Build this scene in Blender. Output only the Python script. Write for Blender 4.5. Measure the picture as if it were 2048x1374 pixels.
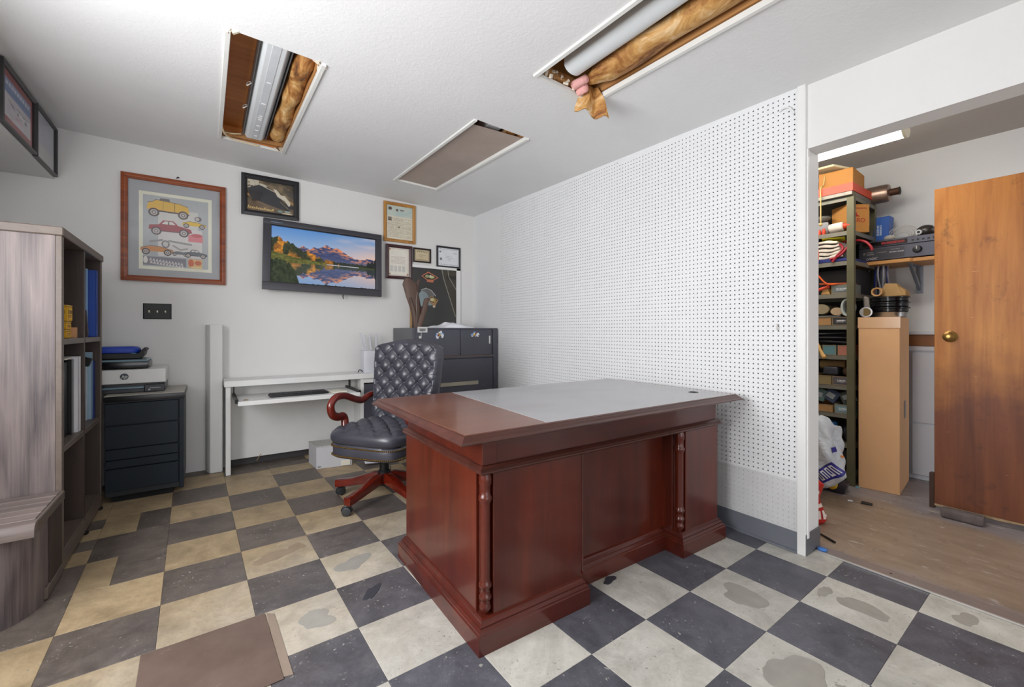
import bpy, bmesh, math, random
import numpy as np
from mathutils import Vector, Matrix

for o in list(bpy.data.objects):
    bpy.data.objects.remove(o, do_unlink=True)
scene = bpy.context.scene
COL = scene.collection
R = math.radians
random.seed(7)
rng = np.random.default_rng(11)

# ------------------------------------------------------------------ camera
cd = bpy.data.cameras.new('camera')
cam = bpy.data.objects.new('camera', cd)
COL.objects.link(cam)
cam.location = (0.1564, -2.5685, 1.1157)
cam.rotation_euler = (R(90), 0, -0.6146)
cd.sensor_width = 36.0
cd.lens = 36.0 * 866.83 / 2048.0
cd.shift_x = 0.0005
cd.shift_y = -0.01247
cd.clip_start = 0.02
scene.camera = cam

# ------------------------------------------------------------------ world, lights, exposure
w = bpy.data.worlds.new('world')
scene.world = w
w.use_nodes = True
wn = w.node_tree.nodes
wn['Background'].inputs[0].default_value = (0.80, 0.88, 1.0, 1)
wn['Background'].inputs[1].default_value = 1.0
scene.view_settings.view_transform = 'Standard'
scene.view_settings.look = 'None'
scene.view_settings.gamma = 1.0
scene.view_settings.use_curve_mapping = False
scene.view_settings.exposure = 0.10


def area_light(name, loc, rot, sx, sy, power, color):
    ld = bpy.data.lights.new(name, 'AREA')
    ld.shape = 'RECTANGLE'
    ld.size, ld.size_y = sx, sy
    ld.energy = power
    ld.color = color
    lo = bpy.data.objects.new(name, ld)
    COL.objects.link(lo)
    lo.location = loc
    lo.rotation_euler = rot
    return lo


# daylight through unseen windows behind and left of the camera, plus added storage fill
area_light('left_window_daylight', (-.93, -1.30, 1.45), (R(91), 0, R(-90)), 1.7, 1.1, 76, (0.985, 0.99, 1.0))
area_light('front_window_daylight', (0.75, -7.50, 1.15), (R(110), 0, 0), 2.9, 1.9, 48, (0.99, 0.99, 1.0))  # tilted upward to add light on the ceiling
area_light('storage_fill_light', (3.55, -4.02, 1.25), (R(90), 0, 0), 1.3, 1.9, 9, (1.0, 0.985, 0.96))  # added fill for the storage room, set in an unseen made-up doorway

# ------------------------------------------------------------------ helpers


def lin(c):
    out = []
    for v in c[:3]:
        v = v / 255.0
        out.append(v / 12.92 if v <= 0.04045 else ((v + 0.055) / 1.055) ** 2.4)
    return (out[0], out[1], out[2], 1.0)


def lin_np(a):
    a = np.clip(a, 0, 255) / 255.0
    return np.where(a <= 0.04045, a / 12.92, ((a + 0.055) / 1.055) ** 2.4)


class NT:
    def __init__(s, name):
        s.m = bpy.data.materials.new(name)
        s.m.use_nodes = True
        s.t = s.m.node_tree
        s.b = s.t.nodes['Principled BSDF']

    def n(s, t, **k):
        x = s.t.nodes.new(t)
        for a, v in k.items():
            setattr(x, a, v)
        return x

    def l(s, a, b):
        s.t.links.new(a, b)

    def coords(s, scale=(1, 1, 1), kind='Object'):
        tc = s.n('ShaderNodeTexCoord')
        mp = s.n('ShaderNodeMapping')
        mp.inputs['Scale'].default_value = scale
        s.l(tc.outputs[kind], mp.inputs['Vector'])
        return mp.outputs['Vector']

    def noise(s, vec, scale=5, detail=4, rough=.55, dist=0):
        x = s.n('ShaderNodeTexNoise')
        x.inputs['Scale'].default_value = scale
        x.inputs['Detail'].default_value = detail
        x.inputs['Roughness'].default_value = rough
        x.inputs['Distortion'].default_value = dist
        s.l(vec, x.inputs['Vector'])
        return x.outputs['Fac']

    def ramp(s, fac, stops):
        x = s.n('ShaderNodeValToRGB')
        e = x.color_ramp.elements
        while len(e) < len(stops):
            e.new(0.5)
        for i, (p, c) in enumerate(stops):
            e[i].position = p
            e[i].color = c if len(c) == 4 else lin(c)
        s.l(fac, x.inputs['Fac'])
        return x.outputs['Color']

    def mix(s, fac, a, b, mode='MIX'):
        x = s.n('ShaderNodeMix', data_type='RGBA', blend_type=mode)
        if isinstance(fac, (int, float)):
            x.inputs[0].default_value = fac
        else:
            s.l(fac, x.inputs[0])
        for v, sock in ((a, x.inputs[6]), (b, x.inputs[7])):
            if isinstance(v, tuple):
                sock.default_value = v
            else:
                s.l(v, sock)
        return x.outputs[2]

    def math(s, op, a, b=0.5, clamp=False):
        x = s.n('ShaderNodeMath', operation=op, use_clamp=clamp)
        for v, sock in ((a, x.inputs[0]), (b, x.inputs[1])):
            if isinstance(v, (int, float)):
                sock.default_value = v
            else:
                s.l(v, sock)
        return x.outputs[0]

    def bump(s, height, strength=.3, dist=.01):
        x = s.n('ShaderNodeBump')
        x.inputs['Strength'].default_value = strength
        x.inputs['Distance'].default_value = dist
        s.l(height, x.inputs['Height'])
        s.l(x.outputs['Normal'], s.b.inputs['Normal'])

    def set(s, col=None, rough=.5, metal=0., coat=0., spec=None):
        if col is not None:
            if isinstance(col, tuple):
                s.b.inputs['Base Color'].default_value = col
            else:
                s.l(col, s.b.inputs['Base Color'])
        if isinstance(rough, (int, float)):
            s.b.inputs['Roughness'].default_value = rough
        else:
            s.l(rough, s.b.inputs['Roughness'])
        s.b.inputs['Metallic'].default_value = metal
        s.b.inputs['Coat Weight'].default_value = coat
        s.b.inputs['Coat Roughness'].default_value = .12
        if spec is not None:
            s.b.inputs['Specular IOR Level'].default_value = spec
        return s.m


_cache = {}


def mat(name, col, rough=.5, metal=0., bump=0., bscale=60., var=.08, vscale=6., coat=0., spec=None, bdist=.004):
    """plain procedural material: base colour with soft noise variation and optional fine relief"""
    if name in _cache:
        return _cache[name]
    m = NT(name)
    v = m.coords()
    f = m.noise(v, vscale, 5)
    c = lin(col)
    d = tuple(x * (1 - var) for x in c[:3]) + (1,)
    e = tuple(min(1, x * (1 + var * .7)) for x in c[:3]) + (1,)
    colr = m.ramp(f, [(.3, d), (.7, e)])
    m.set(colr, rough, metal, coat, spec)
    if bump:
        m.bump(m.noise(v, bscale, 3), bump, bdist)
    _cache[name] = m.m
    return m.m


def wood(name, dark, light, axis='Z', scale=1., rough=.4, coat=0., contrast=(.35, .65), fine=1., blotch=.0, spec=None, rings=0.):
    if name in _cache:
        return _cache[name]
    m = NT(name)
    st = {'X': (.6, 9, 9), 'Y': (9, .6, 9), 'Z': (9, 9, .6)}[axis]
    v = m.coords(tuple(q * scale for q in st))
    a = m.noise(v, 1.6, 6, .62, .6)
    v2 = m.coords(tuple(q * scale * 6 for q in st))
    b = m.noise(v2, 2.2, 3, .6)
    f = m.math('ADD', m.math('MULTIPLY', a, 1 - .3 * fine), m.math('MULTIPLY', b, .3 * fine))
    if rings:
        v4 = m.coords(tuple(q * scale * .25 for q in st))
        ring = m.math('FRACT', m.math('MULTIPLY', m.noise(v4, 1.2, 2, .5, .3), 9))
        f = m.math('ADD', m.math('MULTIPLY', f, 1 - rings), m.math('MULTIPLY', ring, rings))
    c = m.ramp(f, [(contrast[0], lin(dark)), (contrast[1], lin(light))])
    if blotch:
        v3 = m.coords((1, 1, 1))
        g = m.noise(v3, 4, 4, .6)
        c = m.mix(m.ramp(g, [(.35, (0, 0, 0, 1)), (.75, (blotch, blotch, blotch, 1))]), c, lin(dark))
    m.set(c, rough, 0, coat, spec)
    m.bump(b, .08, .002)
    _cache[name] = m.m
    return m.m


def emit(name, col, strength):
    m = NT(name)
    m.set(lin(col), .5)
    m.b.inputs['Emission Color'].default_value = lin(col)
    m.b.inputs['Emission Strength'].default_value = strength
    return m.m


def glass_mat(name, ior=1.45, rough=.02, tint=(1, 1, 1, 1)):
    m = NT(name)
    out = m.t.nodes['Material Output']
    fr = m.n('ShaderNodeFresnel')
    fr.inputs['IOR'].default_value = ior
    ge = m.n('ShaderNodeNewGeometry')
    fac = m.math('MULTIPLY', fr.outputs[0], m.math('SUBTRACT', 1.0, ge.outputs['Backfacing']))
    tr = m.n('ShaderNodeBsdfTransparent')
    tr.inputs[0].default_value = tint
    gl = m.n('ShaderNodeBsdfGlossy')
    gl.inputs['Roughness'].default_value = rough
    mx = m.n('ShaderNodeMixShader')
    m.l(fac, mx.inputs[0])
    m.l(tr.outputs[0], mx.inputs[1])
    m.l(gl.outputs[0], mx.inputs[2])
    m.l(mx.outputs[0], out.inputs['Surface'])
    return m.m


def attr_mat(name, rough=.6, emission=0., coat=0.):
    if name in _cache:
        return _cache[name]
    m = NT(name)
    a = m.n('ShaderNodeAttribute')
    a.attribute_name = 'Col'
    m.set(a.outputs['Color'], rough, 0, coat)
    if emission:
        m.l(a.outputs['Color'], m.b.inputs['Emission Color'])
        m.b.inputs['Emission Strength'].default_value = emission
        m.b.inputs['Base Color'].default_value = (0, 0, 0, 1)
        for l in list(m.b.inputs['Base Color'].links):
            m.t.links.remove(l)
    _cache[name] = m.m
    return m.m


def link(o, parent=None):
    COL.objects.link(o)
    if parent is not None:
        o.parent = parent
    return o


def origin(o):
    p = Vector((0, 0, 0))
    while o is not None:
        p += o.location
        o = o.parent
    return p


def thing(name, label, cat, loc=(0, 0, 0), rz=0., group=None):
    o = bpy.data.objects.new(name, None)
    link(o)
    o.empty_display_size = .05
    o.location = loc
    o.rotation_euler = (0, 0, rz)
    return tag(o, label, cat, group)


def tag(o, label, cat, group=None):
    o['label'] = label
    o['category'] = cat
    if group:
        o['group'] = group
    return o


def structure(o):
    o['kind'] = 'structure'
    return o


class MB:
    """collects geometry, then links it as one mesh object"""

    def __init__(s):
        s.v = []
        s.f = []

    def add(s, vs, fs):
        k = len(s.v)
        s.v += [tuple(p) for p in vs]
        s.f += [tuple(i + k for i in f) for f in fs]
        return s

    def box(s, x0, x1, y0, y1, z0, z1):
        if x0 > x1: x0, x1 = x1, x0
        if y0 > y1: y0, y1 = y1, y0
        if z0 > z1: z0, z1 = z1, z0
        return s.add([(x0, y0, z0), (x1, y0, z0), (x1, y1, z0), (x0, y1, z0), (x0, y0, z1), (x1, y0, z1), (x1, y1, z1), (x0, y1, z1)],
                     [(0, 3, 2, 1), (4, 5, 6, 7), (0, 1, 5, 4), (1, 2, 6, 5), (2, 3, 7, 6), (3, 0, 4, 7)])

    def obox(s, c, half, rot):
        """oriented box: centre, half sizes, euler rotation"""
        M = Matrix.Rotation(rot[2], 3, 'Z') @ Matrix.Rotation(rot[1], 3, 'Y') @ Matrix.Rotation(rot[0], 3, 'X')
        vs = []
        for z in (-1, 1):
            for x, y in ((-1, -1), (1, -1), (1, 1), (-1, 1)):
                vs.append(Vector(c) + M @ Vector((x * half[0], y * half[1], z * half[2])))
        return s.add(vs, [(0, 3, 2, 1), (4, 5, 6, 7), (0, 1, 5, 4), (1, 2, 6, 5), (2, 3, 7, 6), (3, 0, 4, 7)])

    def hexa(s, p):
        return s.add(p, [(0, 3, 2, 1), (4, 5, 6, 7), (0, 1, 5, 4), (1, 2, 6, 5), (2, 3, 7, 6), (3, 0, 4, 7)])

    def prism(s, poly, z0, z1, axis='Z'):
        """polygon (ccw) extruded along an axis: Z -> (x,y), Y -> (x,z), X -> (y,z)"""
        n = len(poly)
        def P(a, b, h):
            return {'Z': (a, b, h), 'Y': (a, h, b), 'X': (h, a, b)}[axis]
        vs = [P(a, b, z0) for a, b in poly] + [P(a, b, z1) for a, b in poly]
        fs = [tuple(range(n - 1, -1, -1)), tuple(range(n, 2 * n))]
        fs += [(i, (i + 1) % n, n + (i + 1) % n, n + i) for i in range(n)]
        return s.add(vs, fs)

    def loft(s, loops, cap=True, closed=True):
        n = len(loops[0])
        k = len(s.v)
        for lp in loops:
            s.v += [tuple(p) for p in lp]
        for j in range(len(loops) - 1):
            for i in range(n if closed else n - 1):
                a = k + j * n + i
                b = k + j * n + (i + 1) % n
                s.f.append((a, b, b + n, a + n))
        if cap:
            s.f.append(tuple(k + i for i in range(n - 1, -1, -1)))
            s.f.append(tuple(k + (len(loops) - 1) * n + i for i in range(n)))
        return s

    def rect_loft(s, x0, x1, y0, y1, prof):
        """stack of rectangles: prof = [(outset, z)...]"""
        return s.loft([[(x0 - o, y0 - o, z), (x1 + o, y0 - o, z), (x1 + o, y1 + o, z), (x0 - o, y1 + o, z)] for o, z in prof])

    def lathe(s, c, prof, n=20, axis='Z', cap=True):
        """prof = [(radius, height)...] about an axis through c"""
        loops = []
        for r, h in prof:
            lp = []
            for i in range(n):
                a = 2 * math.pi * i / n
                ca, sa = r * math.cos(a), r * math.sin(a)
                q = {'Z': (ca, sa, h), 'Y': (sa, h, ca), 'X': (h, ca, sa)}[axis]
                lp.append((c[0] + q[0], c[1] + q[1], c[2] + q[2]))
            loops.append(lp)
        return s.loft(loops, cap)

    def tube(s, path, rad, n=8, flat=1.0, upv=None, cap=True):
        P = [Vector(p) for p in path]
        if isinstance(rad, (int, float)):
            rad = [rad] * len(P)
        loops = []
        prev = None
        for i, p in enumerate(P):
            t = (P[min(i + 1, len(P) - 1)] - P[max(i - 1, 0)])
            if t.length < 1e-9: t = Vector((0, 0, 1))
            t.normalize()
            if upv is not None:
                a = Vector(upv)
            else:
                a = prev if prev is not None else (Vector((0, 0, 1)) if abs(t.z) < .9 else Vector((1, 0, 0)))
            b = t.cross(a)
            if b.length < 1e-6:
                b = t.cross(Vector((1, 0.3, 0)))
            b.normalize()
            a = b.cross(t).normalized()
            prev = a
            loops.append([p + (a * math.cos(2 * math.pi * k / n) + b * (flat * math.sin(2 * math.pi * k / n))) * rad[i] for k in range(n)])
        return s.loft(loops, cap)

    def grid(s, pts, nu, nv):
        k = len(s.v)
        s.v += [tuple(p) for p in pts]
        for j in range(nv - 1):
            for i in range(nu - 1):
                a = k + j * nu + i
                s.f.append((a, a + 1, a + nu + 1, a + nu))
        return s

    def sphere(s, c, r, n=12, m=8, sq=(1, 1, 1)):
        loops = []
        for j in range(m + 1):
            t = math.pi * j / m
            rr = max(math.sin(t), .01)
            loops.append([(c[0] + sq[0] * r * rr * math.cos(2 * math.pi * i / n), c[1] + sq[1] * r * rr * math.sin(2 * math.pi * i / n), c[2] - sq[2] * r * math.cos(t)) for i in range(n)])
        return s.loft(loops)

    def xform(s, M):
        s.v = [tuple(M @ Vector(p)) for p in s.v]
        return s

    def build(s, name, material, parent=None, bevel=0., seg=1, smooth=None, local=False, angle=40):
        off = Vector((0, 0, 0)) if (parent is None or local) else origin(parent)
        me = bpy.data.meshes.new(name)
        me.from_pydata([(p[0] - off.x, p[1] - off.y, p[2] - off.z) for p in s.v], [], s.f)
        bm = bmesh.new()
        bm.from_mesh(me)
        bmesh.ops.recalc_face_normals(bm, faces=bm.faces)
        if bevel:
            es = [e for e in bm.edges if len(e.link_faces) == 2 and e.calc_face_angle(0) > R(30)]
            bmesh.ops.bevel(bm, geom=es, offset=bevel, segments=seg, affect='EDGES', clamp_overlap=True, profile=.6)
        bm.to_mesh(me)
        bm.free()
        if smooth or (smooth is None and bevel and seg > 1):
            me.shade_smooth()
            me.set_sharp_from_angle(angle=R(angle))
        me.materials.append(material)
        o = bpy.data.objects.new(name, me)
        return link(o, parent)


def bez(pts, n=8):
    """Catmull-Rom through points"""
    P = [Vector(p) for p in pts]
    out = []
    for i in range(len(P) - 1):
        a = P[max(i - 1, 0)]; b = P[i]; c = P[i + 1]; d = P[min(i + 2, len(P) - 1)]
        for k in range(n):
            t = k / n
            out.append(.5 * ((2 * b) + (c - a) * t + (2 * a - 5 * b + 4 * c - d) * t * t + (3 * b - a - 3 * c + d) * t ** 3))
    out.append(P[-1])
    return out


def text_mesh(name, body, size, M, material, parent, extrude=.0004, shear=0., sx=1.):
    """lettering as a thin mesh; M places the text plane (x right, y up) in world space"""
    cu = bpy.data.curves.new(name, 'FONT')
    cu.body = body
    cu.size = size
    cu.align_x = 'CENTER'
    cu.align_y = 'CENTER'
    cu.extrude = extrude
    cu.shear = shear
    cu.resolution_u = 3
    to = bpy.data.objects.new(name, cu)
    COL.objects.link(to)
    bpy.context.view_layer.update()
    me = bpy.data.meshes.new_from_object(to.evaluated_get(bpy.context.evaluated_depsgraph_get()))
    bpy.data.objects.remove(to, do_unlink=True)
    off = origin(parent) if parent is not None else Vector((0, 0, 0))
    me.transform(Matrix.Translation(-off) @ M @ Matrix.Diagonal((sx, 1, 1, 1)))
    me.materials.clear()
    me.materials.append(material)
    o = bpy.data.objects.new(name, me)
    return link(o, parent)


def plane_M(o, ux, uy):
    """matrix with origin o, x axis ux, y axis uy"""
    ux = Vector(ux).normalized(); uy = Vector(uy).normalized(); uz = ux.cross(uy)
    return Matrix(((ux.x, uy.x, uz.x, o[0]), (ux.y, uy.y, uz.y, o[1]), (ux.z, uy.z, uz.z, o[2]), (0, 0, 0, 1)))


# value noise for painted prints
_lat = rng.random((64, 64))


def vnoise(x, y):
    x = np.asarray(x, float); y = np.asarray(y, float)
    xi = np.floor(x).astype(int); yi = np.floor(y).astype(int)
    fx = x - xi; fy = y - yi
    fx = fx * fx * (3 - 2 * fx); fy = fy * fy * (3 - 2 * fy)
    g = lambda a, b: _lat[a % 64, b % 64]
    return (g(xi, yi) * (1 - fx) + g(xi + 1, yi) * fx) * (1 - fy) + (g(xi, yi + 1) * (1 - fx) + g(xi + 1, yi + 1) * fx) * fy


def fbm(x, y, o=4):
    s = 0; a = .5; t = 0
    for i in range(o):
        s = s + a * vnoise(x * 2 ** i + 7 * i, y * 2 ** i + 3 * i); t += a; a *= .5
    return s / t


class Canvas:
    """flat print: colours on a fine grid of vertices (x right 0..asp, y up 0..1)"""

    def __init__(s, w, h, res):
        s.w, s.h = w, h
        s.nx = max(8, int(w / res)); s.ny = max(8, int(h / res))
        gx, gy = np.meshgrid(np.linspace(0, 1, s.nx), np.linspace(0, 1, s.ny))
        s.x, s.y = gx, gy
        s.c = np.zeros((s.ny, s.nx, 3)) + 255.

    def fill(s, mask, col, a=1.):
        m = (mask.astype(float) * a)[..., None]
        s.c = s.c * (1 - m) + np.array(col, float) * m
        return s

    def rect(s, x0, y0, x1, y1, col, a=1.):
        return s.fill((s.x >= x0) & (s.x <= x1) & (s.y >= y0) & (s.y <= y1), col, a)

    def ell(s, cx, cy, rx, ry, col, a=1., ang=0.):
        asp = s.w / s.h
        dx = (s.x - cx) * asp; dy = s.y - cy
        c, q = math.cos(ang), math.sin(ang)
        u = (dx * c + dy * q) / (rx * asp); v = (-dx * q + dy * c) / ry
        return s.fill(u * u + v * v <= 1, col, a)

    def poly(s, pts, col, a=1.):
        ins = np.zeros_like(s.x, bool)
        n = len(pts)
        for i in range(n):
            x0, y0 = pts[i]; x1, y1 = pts[(i + 1) % n]
            if y0 == y1: continue
            cnd = ((s.y >= min(y0, y1)) & (s.y < max(y0, y1)))
            xi = x0 + (s.y - y0) * (x1 - x0) / (y1 - y0)
            ins ^= cnd & (s.x < xi)
        return s.fill(ins, col, a)

    def line(s, pts, wd, col, a=1.):
        asp = s.w / s.h
        m = np.zeros_like(s.x, bool)
        for (x0, y0), (x1, y1) in zip(pts[:-1], pts[1:]):
            ax, ay = x0 * asp, y0
            bx, by = x1 * asp - ax, y1 - y0
            L = bx * bx + by * by + 1e-12
            t = np.clip(((s.x * asp - ax) * bx + (s.y - ay) * by) / L, 0, 1)
            m |= ((s.x * asp - ax - t * bx) ** 2 + (s.y - ay - t * by) ** 2) < wd * wd
        return s.fill(m, col, a)

    def scribble(s, x0, x1, y, h, col, words=4, a=.8, seed=1):
        """an unreadable line of small print"""
        r = random.Random(seed)
        x = x0
        while x < x1:
            wl = r.uniform(.5, 1.6) * (x1 - x0) / words
            e = min(x + wl, x1)
            s.fill((s.x > x) & (s.x < e) & (abs(s.y - y) < h) & (vnoise(s.x * 400, s.y * 90 + seed * 9) > .35), col, a)
            x = e + (x1 - x0) * .02
        return s

    def build(s, name, parent, M, rough=.6, emission=0., coat=0., matname=None):
        X = s.x * s.w; Y = s.y * s.h
        n = s.nx * s.ny
        idx = np.arange(n).reshape(s.ny, s.nx)
        q = np.stack([idx[:-1, :-1], idx[:-1, 1:], idx[1:, 1:], idx[1:, :-1]], -1).reshape(-1, 4)
        Ma = np.array(Matrix.Translation(-origin(parent)) @ M) if parent is not None else np.array(M)
        V = np.stack([X.ravel(), Y.ravel(), np.zeros(n), np.ones(n)], -1) @ Ma.T
        me = bpy.data.meshes.new(name)
        me.vertices.add(n)
        me.vertices.foreach_set('co', V[:, :3].astype(np.float32).ravel())
        me.loops.add(q.size)
        me.loops.foreach_set('vertex_index', q.astype(np.int32).ravel())
        me.polygons.add(len(q))
        me.polygons.foreach_set('loop_start', (np.arange(len(q)) * 4).astype(np.int32))
        me.update(calc_edges=True)
        at = me.color_attributes.new('Col', 'FLOAT_COLOR', 'POINT')
        C4 = np.ones((n, 4), np.float32)
        C4[:, :3] = lin_np(s.c.reshape(-1, 3))
        at.data.foreach_set('color', C4.ravel())
        me.materials.append(attr_mat(matname or 'print_ink', rough, emission, coat))
        o = bpy.data.objects.new(name, me)
        return link(o, parent)

# ================================================================== the setting
def rwx(y):
    """face of the pegboard wall"""
    return 2.6077 + .0149 * y


def cz(x, y):
    """underside of the sloping ceiling"""
    return 2.4568 - .0342 * x + .0209 * y


YB = 1.6786     # back wall
T = .3048


def wall_paint(name, col, bs=90, st=.12):
    m = NT(name)
    v = m.coords((1, 1, 1))
    c = lin(col)
    f = m.noise(v, 1.3, 5, .6)
    m.set(m.ramp(f, [(.3, tuple(x * .95 for x in c[:3]) + (1,)), (.7, c)]), .62, spec=.35)
    m.bump(m.noise(v, bs, 4, .6), st, .003)
    return m.m


M_WALL = wall_paint('wall_paint', (226, 225, 223))
M_PANEL = wall_paint('panel_paint', (232, 233, 234), 40, .05)
M_TRIM = mat('white_trim', (232, 232, 230), .4, var=.03)


def ceiling_mat():
    m = NT('ceiling_texture')
    v = m.coords()
    a = m.noise(v, 44, 5, .6, .8)
    b = m.noise(v, 160, 3, .5)
    big = m.noise(v, .9, 4, .6)
    m.set(m.ramp(big, [(.3, lin((229, 229, 229))), (.7, lin((238, 238, 238)))]), .55, spec=.4)
    h = m.math('ADD', m.math('MULTIPLY', m.ramp(a, [(.45, (0, 0, 0, 1)), (.62, (1, 1, 1, 1))]), .8), m.math('MULTIPLY', b, .35))
    m.bump(h, .13, .004)
    return m.m


M_CEIL = ceiling_mat()


def tile_mat(name, cA, cB, cWarmA, cWarmB, specks):
    m = NT(name)
    v = m.coords()
    oi = m.n('ShaderNodeObjectInfo')
    geo = m.n('ShaderNodeNewGeometry')
    addv = m.n('ShaderNodeVectorMath', operation='ADD')
    m.l(v, addv.inputs[0])
    sc = m.n('ShaderNodeVectorMath', operation='SCALE')
    m.l(oi.outputs['Location'], sc.inputs[0])
    sc.inputs['Scale'].default_value = 7.31
    m.l(sc.outputs[0], addv.inputs[1])
    v = addv.outputs[0]
    a = m.noise(v, 9, 6, .65, .7)
    b = m.noise(v, 60, 3, .6, 1.5)
    f = m.math('ADD', m.math('MULTIPLY', a, .7), m.math('MULTIPLY', b, .3))
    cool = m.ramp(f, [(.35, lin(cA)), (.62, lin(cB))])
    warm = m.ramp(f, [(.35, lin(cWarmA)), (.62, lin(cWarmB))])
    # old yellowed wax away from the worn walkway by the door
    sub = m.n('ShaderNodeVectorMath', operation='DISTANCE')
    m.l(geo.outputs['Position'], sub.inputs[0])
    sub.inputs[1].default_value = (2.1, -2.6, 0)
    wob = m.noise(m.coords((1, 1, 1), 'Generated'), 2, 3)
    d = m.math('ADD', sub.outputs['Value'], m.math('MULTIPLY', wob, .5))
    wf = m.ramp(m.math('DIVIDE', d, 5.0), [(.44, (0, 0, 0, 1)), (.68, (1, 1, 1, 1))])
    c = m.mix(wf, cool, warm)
    gm = m.noise(v, 3.2, 5, .7, 1.2)
    c = m.mix(1., c, m.ramp(gm, [(.34, (.74, .74, .74, 1)), (.58, (1, 1, 1, 1))]), 'MULTIPLY')
    rnd = m.ramp(oi.outputs['Random'], [(0, (.86, .86, .86, 1)), (1, (1.0, 1.0, 1.0, 1))])
    c = m.mix(1., c, rnd, 'MULTIPLY')
    # worn chips
    k = m.noise(v, 75, 2, .5, .6)
    kf = m.ramp(k, [(specks[0], (0, 0, 0, 1)), (specks[0] + .03, (1, 1, 1, 1))])
    k2 = m.noise(v, 7, 3, .6)
    kf = m.mix(1., kf, m.ramp(k2, [(.45, (0, 0, 0, 1)), (.6, (specks[2],) * 3 + (1,))]), 'MULTIPLY')
    c = m.mix(kf, c, lin(specks[1]))
    m.set(c, m.ramp(a, [(.3, (.34,) * 3 + (1,)), (.7, (.56,) * 3 + (1,))]), spec=.4)
    m.bump(f, .05, .002)
    return m.m


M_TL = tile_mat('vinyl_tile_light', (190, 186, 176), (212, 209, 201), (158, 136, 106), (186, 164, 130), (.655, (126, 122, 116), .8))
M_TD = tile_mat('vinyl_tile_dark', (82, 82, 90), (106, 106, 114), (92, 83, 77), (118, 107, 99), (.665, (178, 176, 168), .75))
M_GROUT = mat('subfloor', (70, 64, 60), .9)

floor = MB().box(-1.05, 2.75, -4.66, 1.75, -.10, -.004).build('floor', M_GROUT)
structure(floor)
structure(MB().box(-1.05, 2.80, -7.6, -4.66, -.10, 0).build('floor_front', mat('pale_bounce_floor', (200, 196, 188), .7)))  # unseen floor, made pale to bounce light onto the ceiling


def clip(poly, a, b, c):
    """keep a*x+b*y<=c"""
    out = []
    for i in range(len(poly)):
        p, q = poly[i], poly[(i + 1) % len(poly)]
        dp, dq = a * p[0] + b * p[1] - c, a * q[0] + b * q[1] - c
        if dp <= 0: out.append(p)
        if dp * dq < 0:
            t = dp / (dp - dq)
            out.append((p[0] + t * (q[0] - p[0]), p[1] + t * (q[1] - p[1])))
    return out


def lat(i, j):
    x, y = i * (1 - .0058) * T, j * (1 + .0057) * T
    c, s = math.cos(.0216), math.sin(.0216)
    return (c * x - s * y, s * x + c * y)


def tile_mesh(poly, material):
    cx = sum(p[0] for p in poly) / len(poly); cy = sum(p[1] for p in poly) / len(poly)
    def shrink(d):
        out = []
        for x, y in poly:
            L = math.hypot(x - cx, y - cy) + 1e-6
            k = max(0, 1 - d / L)
            out.append((cx + (x - cx) * k, cy + (y - cy) * k))
        return out
    a, b = shrink(.0006), shrink(.0022)
    loops = [[(x - cx, y - cy, z) for x, y in p] for p, z in ((a, -.004), (a, -.0008), (b, 0))]
    mb = MB().loft(loops)
    me = bpy.data.meshes.new('tile')
    me.from_pydata(mb.v, [], mb.f)
    me.materials.append(material)
    return me, (cx, cy)


# cells laid out of step with the chequer, or made of cut pieces: (x0, x1, y0, y1, light?)
ODD = {(-1, 1): [(0, 1, 0, 1, 0)], (-1, 2): [(0, .52, 0, 1, 1), (.52, 1, 0, 1, 0)], (-1, 0): [(0, .38, 0, 1, 1), (.38, 1, 0, 1, 0)],
       (-2, 0): [(0, 1, 0, 1, 0)], (-2, 1): [(0, 1, 0, .55, 1), (0, 1, .55, 1, 0)], (-2, 2): [(0, 1, 0, .5, 1), (0, 1, .5, 1, 0)], (-2, 3): [(0, 1, 0, 1, 1)],
       (1, 4): [(0, 1, 0, .55, 1), (0, 1, .55, 1, 0)], (1, 5): [(0, 1, 0, 1, 0)], (2, 4): [(0, 1, 0, .6, 1), (0, 1, .6, 1, 0)], (3, 4): [(0, 1, 0, 1, 0)]}
shared = {}
for i in range(-4, 10):
    for j in range(-16, 7):
        for (x0, x1, y0, y1, lt) in ODD.get((i, j), [(0, 1, 0, 1, 1 if (i + j) % 2 == 0 else 0)]):
            poly = [lat(i + x0, j + y0), lat(i + x1, j + y0), lat(i + x1, j + y1), lat(i + x0, j + y1)]
            full = list(poly)
            for h in ((0, 1, YB + .005), (-1, 0, .965), (0, -1, 4.65), (1, -.0149, 2.6077 + .10)):
                poly = clip(poly, *h)
                if len(poly) < 3: break
            if len(poly) < 3: continue
            key = None
            if poly == full:
                key = (lt, round(x1 - x0, 3), round(y1 - y0, 3))
            if key in shared:
                me = shared[key]
                c0 = (sum(p[0] for p in poly) / 4, sum(p[1] for p in poly) / 4)
            else:
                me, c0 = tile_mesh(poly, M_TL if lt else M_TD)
                if key: shared[key] = me
            to = bpy.data.objects.new('tile', me)
            link(to, floor)
            to.location = (c0[0], c0[1], 0)

# old adhesive stains worn into the light tiles
M_STAIN = mat('grey_adhesive_stain', (158, 154, 146), .5, var=.10, vscale=14)
M_STAIN2 = mat('brown_adhesive_stain', (150, 132, 110), .5, var=.10, vscale=14)
M_STAIN3 = mat('dark_adhesive_stain', (62, 62, 70), .5, var=.12, vscale=14)


_sz = [0]


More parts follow.
